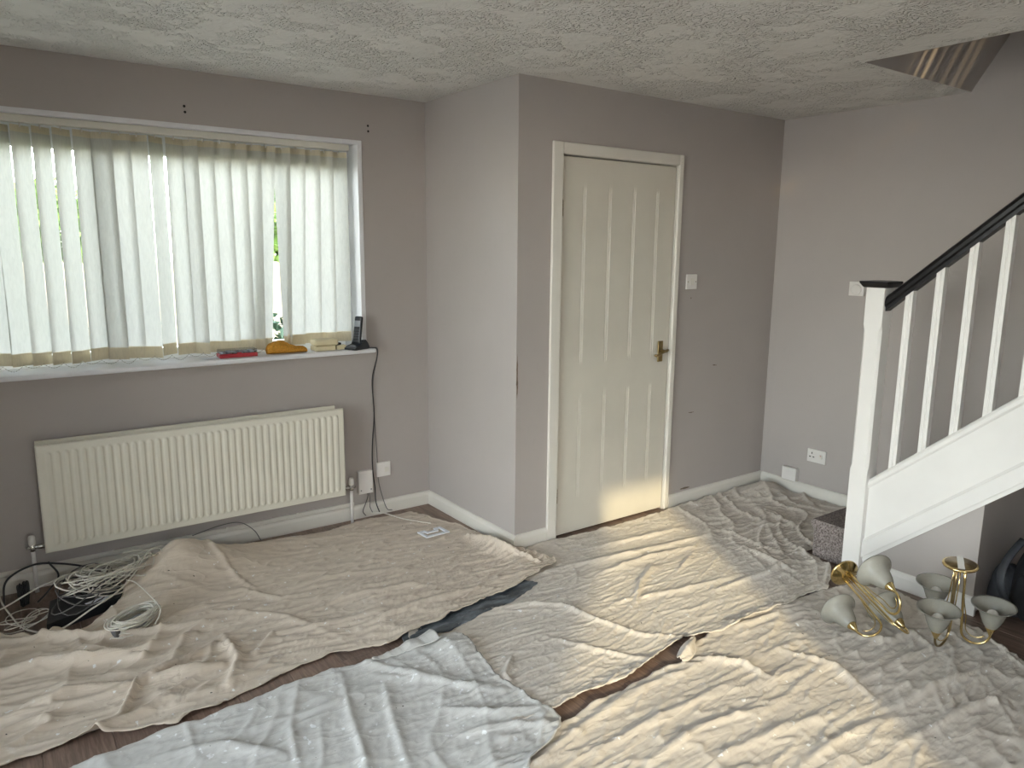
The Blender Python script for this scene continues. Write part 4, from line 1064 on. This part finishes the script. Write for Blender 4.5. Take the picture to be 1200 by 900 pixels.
MB().lathe([(.0001, 0), (.030, 0), (.030, .008), (.024, .012), (.0001, .012)], 24, (-.028, -.002, -.004), mat=Matrix.Rotation(-math.pi/2, 3, 'Y')).build('dial', M['plastic'], t)

# ================================================================== BRASS CEILING LIGHTS
def rotm(a, b, g):
    return (Matrix.Rotation(a, 4, 'Z') @ Matrix.Rotation(b, 4, 'Y') @ Matrix.Rotation(g, 4, 'Z'))
def ceiling_light(label, loc, abg, old, bulbs, strip):
    HH, RC = .33, .125
    t = thing('ceiling_light', label, 'light fitting', loc, 'brass ceiling lights on the floor')
    t.rotation_euler = rotm(*abg).to_euler()
    bm_ = M['brass_old'] if old else M['brass']
    MB().lathe([(.0001, HH-.030), (.018, HH-.030), (.030, HH-.026), (.050, HH-.016), (.058, HH-.010), (.062, HH-.008), (.062, HH-.002), (.058, HH), (.0001, HH)], 32).build('canopy', M['brass'], t)
    MB().lathe([(.0001, HH+.0003), (.054, HH+.0003), (.054, HH+.0012), (.0001, HH+.0012)], 32).build('canopy_back', M['brass_old'], t)
    if strip: MB().rbox(-.012, .012, -.058, .058, HH+.0013, HH+.006, .001, 1).build('mounting_strip', M['steel'], t)
    for k in range(3):
        a = 2*math.pi*k/3; ca, sa = math.cos(a), math.sin(a)
        R_ = lambda r, z, off=0.0: (r*ca-off*sa, r*sa+off*ca, z)
        pts = [R_(.020, HH-.026), R_(.021, .26), R_(.023, .18), R_(.027, .11)]
        rad = .047; cxr = .078
        for q in range(0, 13):
            an = math.pi+math.pi*q/12*1.0
            pts.append(R_(cxr+rad*math.cos(an)*1.04, .052+.05*math.sin(an)))
        pts.append(R_(RC+.001, .060))
        arm = MB().tube(pts, .0048, 10).build('arm', bm_ if k == 2 else M['brass'], t)
        # slim decorative wire inside the bend
        p2 = [R_(.015, HH-.026, .010), R_(.020, .24, .012), R_(.030, .16, .013), R_(.042, .10, .013)]
        for q in range(0, 9):
            an = math.pi+math.pi*q/8*.80
            p2.append(R_(.078+.036*math.cos(an), .066+.040*math.sin(an), .012-.012*q/8))
        MB().tube(p2, .0020, 8).build('wire', M['brass'], t)
        cup = [(.0055, .050), (.007, .056), (.012, .066), (.018, .080), (.0205, .088), (.019, .089), (.0001, .085)]
        MB().lathe(cup, 20, R_(RC, 0)).build('lamp_cup', M['brass'], t)
        sh = [(.0195, .084), (.026, .094), (.034, .110), (.040, .128), (.046, .146), (.056, .162), (.070, .174), (.0765, .178), (.0765, .1805), (.069, .177), (.054, .1645), (.043, .147), (.037, .128), (.031, .111), (.023, .096), (.0165, .0865)]
        so_ = MB().lathe(sh, 36, R_(RC, 0)).build('shade', M['frost'], t)
        if bulbs:
            MB().lathe([(.0001, .088), (.010, .088), (.012, .100), (.018, .112), (.0225, .128), (.0215, .142), (.015, .153), (.006, .158), (.0001, .1585)], 20, R_(RC, 0)).build('bulb', M['bulb'], so_)
    return t
ceiling_light('brass three arm light lying tipped over beside the newel', (2.776, 1.306, .112), (1.1516, 1.328, 7.3657), False, False, False)
ceiling_light('brass three arm light standing upright on its bent arms', (3.020, 1.196, .030), (3.541, .0863, 1.6458), True, True, True)

# ================================================================== BACKPACK IN THE RECESS
bp = thing('backpack', 'black backpack slumped in the recess under the stairs', 'bag', (3.64, 1.00, .0))
def blobmesh(rx, ry, rz, nx_, nz_, seed, top=.75):
    P = []
    for i in range(nz_+1):
        ph_ = math.pi*i/nz_; row = []
        for j in range(nx_+1):
            th = 2*math.pi*(j % nx_)/nx_
            cx_, sx_ = math.cos(th), math.sin(th)
            sp_ = math.sin(ph_)**.55
            n_ = 1+.10*float(pn(np.array([cx_*1.5+3]), np.array([sx_*1.5+ph_*1.4]), seed)[0])+.04*float(pn(np.array([cx_*5]), np.array([sx_*5+ph_*4]), seed+1)[0])
            zz = rz*(1-math.copysign(abs(math.cos(ph_))**.75, math.cos(ph_)))
            k_ = 1-(1-top)*(zz/(2*rz))**1.5
            row.append((rx*sp_*k_*n_*math.copysign(abs(cx_)**.8, cx_), ry*sp_*k_*n_*math.copysign(abs(sx_)**.8, sx_), zz*(1 if zz < .01 else n_**.5)))
        P.append(row)
    return MB().grid(P)
b = blobmesh(.22, .24, .215, 40, 24, 81, .55); b.build('bag_body', M['bag'], bp)
pk = blobmesh(.10, .16, .115, 28, 18, 85, .85).xform(Matrix.Translation((-.165, .03, .02))); pk.build('front_pocket', M['bag'], bp)
pk = blobmesh(.09, .07, .10, 24, 16, 88, .85).xform(Matrix.Translation((-.06, .22, .0))); pk.build('side_pocket', M['bagtrim'], bp)
def strap(pts, w_, mat, name):
    n_ = len(pts); P = []
    for i in range(n_):
        a = Vector(pts[max(0, i-1)]); b_ = Vector(pts[min(n_-1, i+1)]); tdir = (b_-a).normalized(); side = tdir.cross(Vector((-1, .4, .5))).normalized()*w_
        P.append([tuple(Vector(pts[i])-side), tuple(Vector(pts[i])+side)])
    o = MB().grid(P).build(name, M[mat], bp); o.modifiers.new('t', 'SOLIDIFY').thickness = .006
arc = lambda a, b_, bulge, n_=16: [tuple(Vector(a).lerp(Vector(b_), i/(n_-1))+Vector(bulge)*math.sin(math.pi*i/(n_-1))) for i in range(n_)]
strap(arc((-.14, .17, .36), (-.24, .15, .05), (-.08, .05, .02)), .016, 'bagtrim', 'strap')
strap(arc((-.13, -.02, .40), (-.26, -.05, .06), (-.09, 0, .03)), .016, 'bagtrim', 'strap')
strap(arc((-.05, .08, .415), (-.05, -.06, .415), (-.02, 0, .06)), .011, 'bagtrim', 'carry_loop')
bp.rotation_euler = (0, 0, .15)

# ================================================================== CABLES AND BOXES BY THE RADIATOR
ro = thing('router_box', 'flat black electronics box under the tangle of cables', 'electronics', (.265, 3.475, .001))
MB().prism([(-.20, -.075), (.16, -.10), (.19, .09), (-.08, .12)], 2, 0, .042).build('casing', M['bplastic'], ro)
MB().rbox(-.02, .07, -.070, -.030, .0421, .0432, .0004, 1).build('rating_label', M['paper'], ro)
for q in range(5): MB().box(.02+q*.02, .028+q*.02, .03, .08, .0421, .0428).build('vent_slot', M['hole'], ro)
ro.rotation_euler = (0, 0, .42)
def loopcable(seed, n, cx, cy, cz, rx, ry, hz, wob, ang):
    r = random.Random(seed); pts = []
    ph1 = r.uniform(0, 6.28)
    ca, sa = math.cos(ang), math.sin(ang)
    nn = n*20
    for i in range(nn):
        t = i/20*2*math.pi+ph1; f_ = i/nn
        k_ = 1+wob*math.sin(f_*17+seed)+.5*wob*math.sin(f_*41+seed*2)
        x_ = rx*k_*math.cos(t)+.03*math.sin(f_*9+seed*1.7); y_ = ry*k_*math.sin(t*1.02)+.03*math.cos(f_*7+seed)
        z_ = max(.004, cz+hz*(.5+.5*math.sin(t*.83+f_*11+seed)))
        pts.append((cx+ca*x_-sa*y_, cy+sa*x_+ca*y_, z_))
    return pts
def wild(name, pts, rad, mat, label, group=None):
    o = MB().tube(pts, rad, 6).build(name, M[mat]); return tag(o, label, 'cable', group)
wild('cable', loopcable(3, 7, .36, 3.55, .045, .17, .10, .11, .25, .25), .0034, 'cable', 'white cable looped round the middle of the big tangle', 'tangled white cables')
wild('cable', loopcable(8, 6, .34, 3.58, .045, .14, .11, .10, .30, .5), .0030, 'cable', 'white cable looped at the back of the big tangle', 'tangled white cables')
wild('cable', loopcable(15, 6, .42, 3.60, .05, .16, .09, .10, .35, .1), .0026, 'cable', 'thin white cable looped at the right of the big tangle', 'tangled white cables')
wild('cable', loopcable(21, 4, .28, 3.50, .045, .15, .10, .08, .30, .7), .0028, 'gcable', 'grey cable wound through the white tangle')
wild('cable', loopcable(33, 5, .05, 3.47, .006, .07, .055, .03, .25, .2), .0022, 'cable', 'thin white cable coiled on the wood at the far left')
lead('cable', [(-.25, 3.60, .006), (-.05, 3.60, .03), (.12, 3.62, .09), (.28, 3.60, .12), (.42, 3.52, .10), (.52, 3.50, .09), (.56, 3.62, .13), (.46, 3.70, .10), (.36, 3.66, .08)], .0036, 'cable', 'thick white cable running in from the left edge over the box', 110)
lead('cable', [(.02, 3.78, .10), (-.03, 3.70, .06), (.00, 3.55, .02), (.05, 3.40, .006), (.15, 3.33, .006), (.28, 3.36, .05), (.38, 3.42, .07), (.46, 3.50, .10), (.54, 3.58, .16), (.60, 3.60, .17)], .0038, 'cable', 'thick white cable sweeping round the left end of the box', 120)
lead('cable', [(-.02, 3.68, .012), (.00, 3.74, .10), (.10, 3.76, .14), (.20, 3.74, .13), (.30, 3.68, .11), (.36, 3.60, .09)], .0045, 'bcable', 'black cable arching over the white tangle', 90)
lead('cable', [(.16, 3.76, .14), (.19, 3.70, .09), (.14, 3.64, .05), (.10, 3.60, .03)], .0042, 'bcable', 'short black cable hanging down from the black arch', 40)
lead('cable', [(.78, YW-.03, .105), (.90, YW-.05, .135), (1.00, YW-.07, .14), (1.06, YW-.11, .10), (1.08, YW-.16, .055)], .0024, 'gcable', 'thin grey cable arching from the trunking over the beige sheet', 40)
# black plug bundle at the far left
pb = thing('cable_bundle', 'small tied bundle of black cable standing at the left', 'cable', (.055, 3.66, .001))
for q in range(7):
    a = q*.9
    MB().tube([(.012*math.cos(a+i*.1)+.010*math.sin(i*.35)*math.cos(a), .018*math.sin(a)+.02*math.sin(i*.3+q), .004+.10*abs(math.sin(i*math.pi/14+.02*q))) for i in range(15)], .0035, 6).build('cable_turn', M['bcable'], pb)
MB().lathe([(.022, .045), (.024, .05), (.024, .06), (.022, .065)], 16).build('tie', M['bcable'], pb)
# coil of white cable with a grey adapter, lying on the beige sheet
zc = gz(zA, .41, 3.15)
co_ = thing('cable_coil', 'wound hank of white cable around a grey adapter on the beige sheet', 'cable', (.405, 3.160, zc))
for q in range(24):
    r = random.Random(100+q); rx_, ry_ = r.uniform(.075, .110), r.uniform(.036, .068); dz = r.uniform(.010, .062); ti = r.uniform(-.25, .25); ph_ = r.uniform(-.2, .2); ox, oy = r.uniform(-.012, .012), r.uniform(-.010, .010)
    pts = []
    for i in range(28):
        a = 2*math.pi*i/28
        x_ = rx_*math.cos(a); y_ = ry_*math.sin(a)
        pts.append((ox+x_*math.cos(ph_)-y_*math.sin(ph_), oy+x_*math.sin(ph_)+y_*math.cos(ph_), dz+ti*y_+.006*math.sin(2*a+q)))
    MB().tube(pts, .0032, 6, closed=True).build('cable_turn', M['cable'], co_)
MB().rbox(-.055, .045, -.026, .024, .004, .036, .006).build('adapter', M['silver'], co_)
MB().rbox(-.105, -.070, -.022, .022, .002, .040, .006).build('plug', M['gcable'], co_)
MB().rbox(.010, .032, -.040, -.018, .030, .040, .002).build('connector', M['paper'], co_)
co_.rotation_euler = (0, 0, .55)
lead('cable', [(.47, 3.10, zc+.02), (.50, 3.14, zc+.06), (.47, 3.24, zc+.10), (.44, 3.33, zc+.12), (.42, 3.42, zc+.10)], .0026, 'cable', 'single white cable looping up from the wound hank', 50)
# white flex lying on the sheet in the corner by the sockets
zq = gz(zA, 1.80, 3.70)
lead('cable', [(1.75, 3.80, .03), (1.80, 3.755, .034), (1.87, 3.66, gz(zA, 1.87, 3.66)+.005), (1.93, 3.56, gz(zA, 1.93, 3.56)+.005), (1.97, 3.50, gz(zA, 1.97, 3.5)+.005)], .0034, 'cable', 'white flex lying on the beige sheet below the wall boxes', 40)
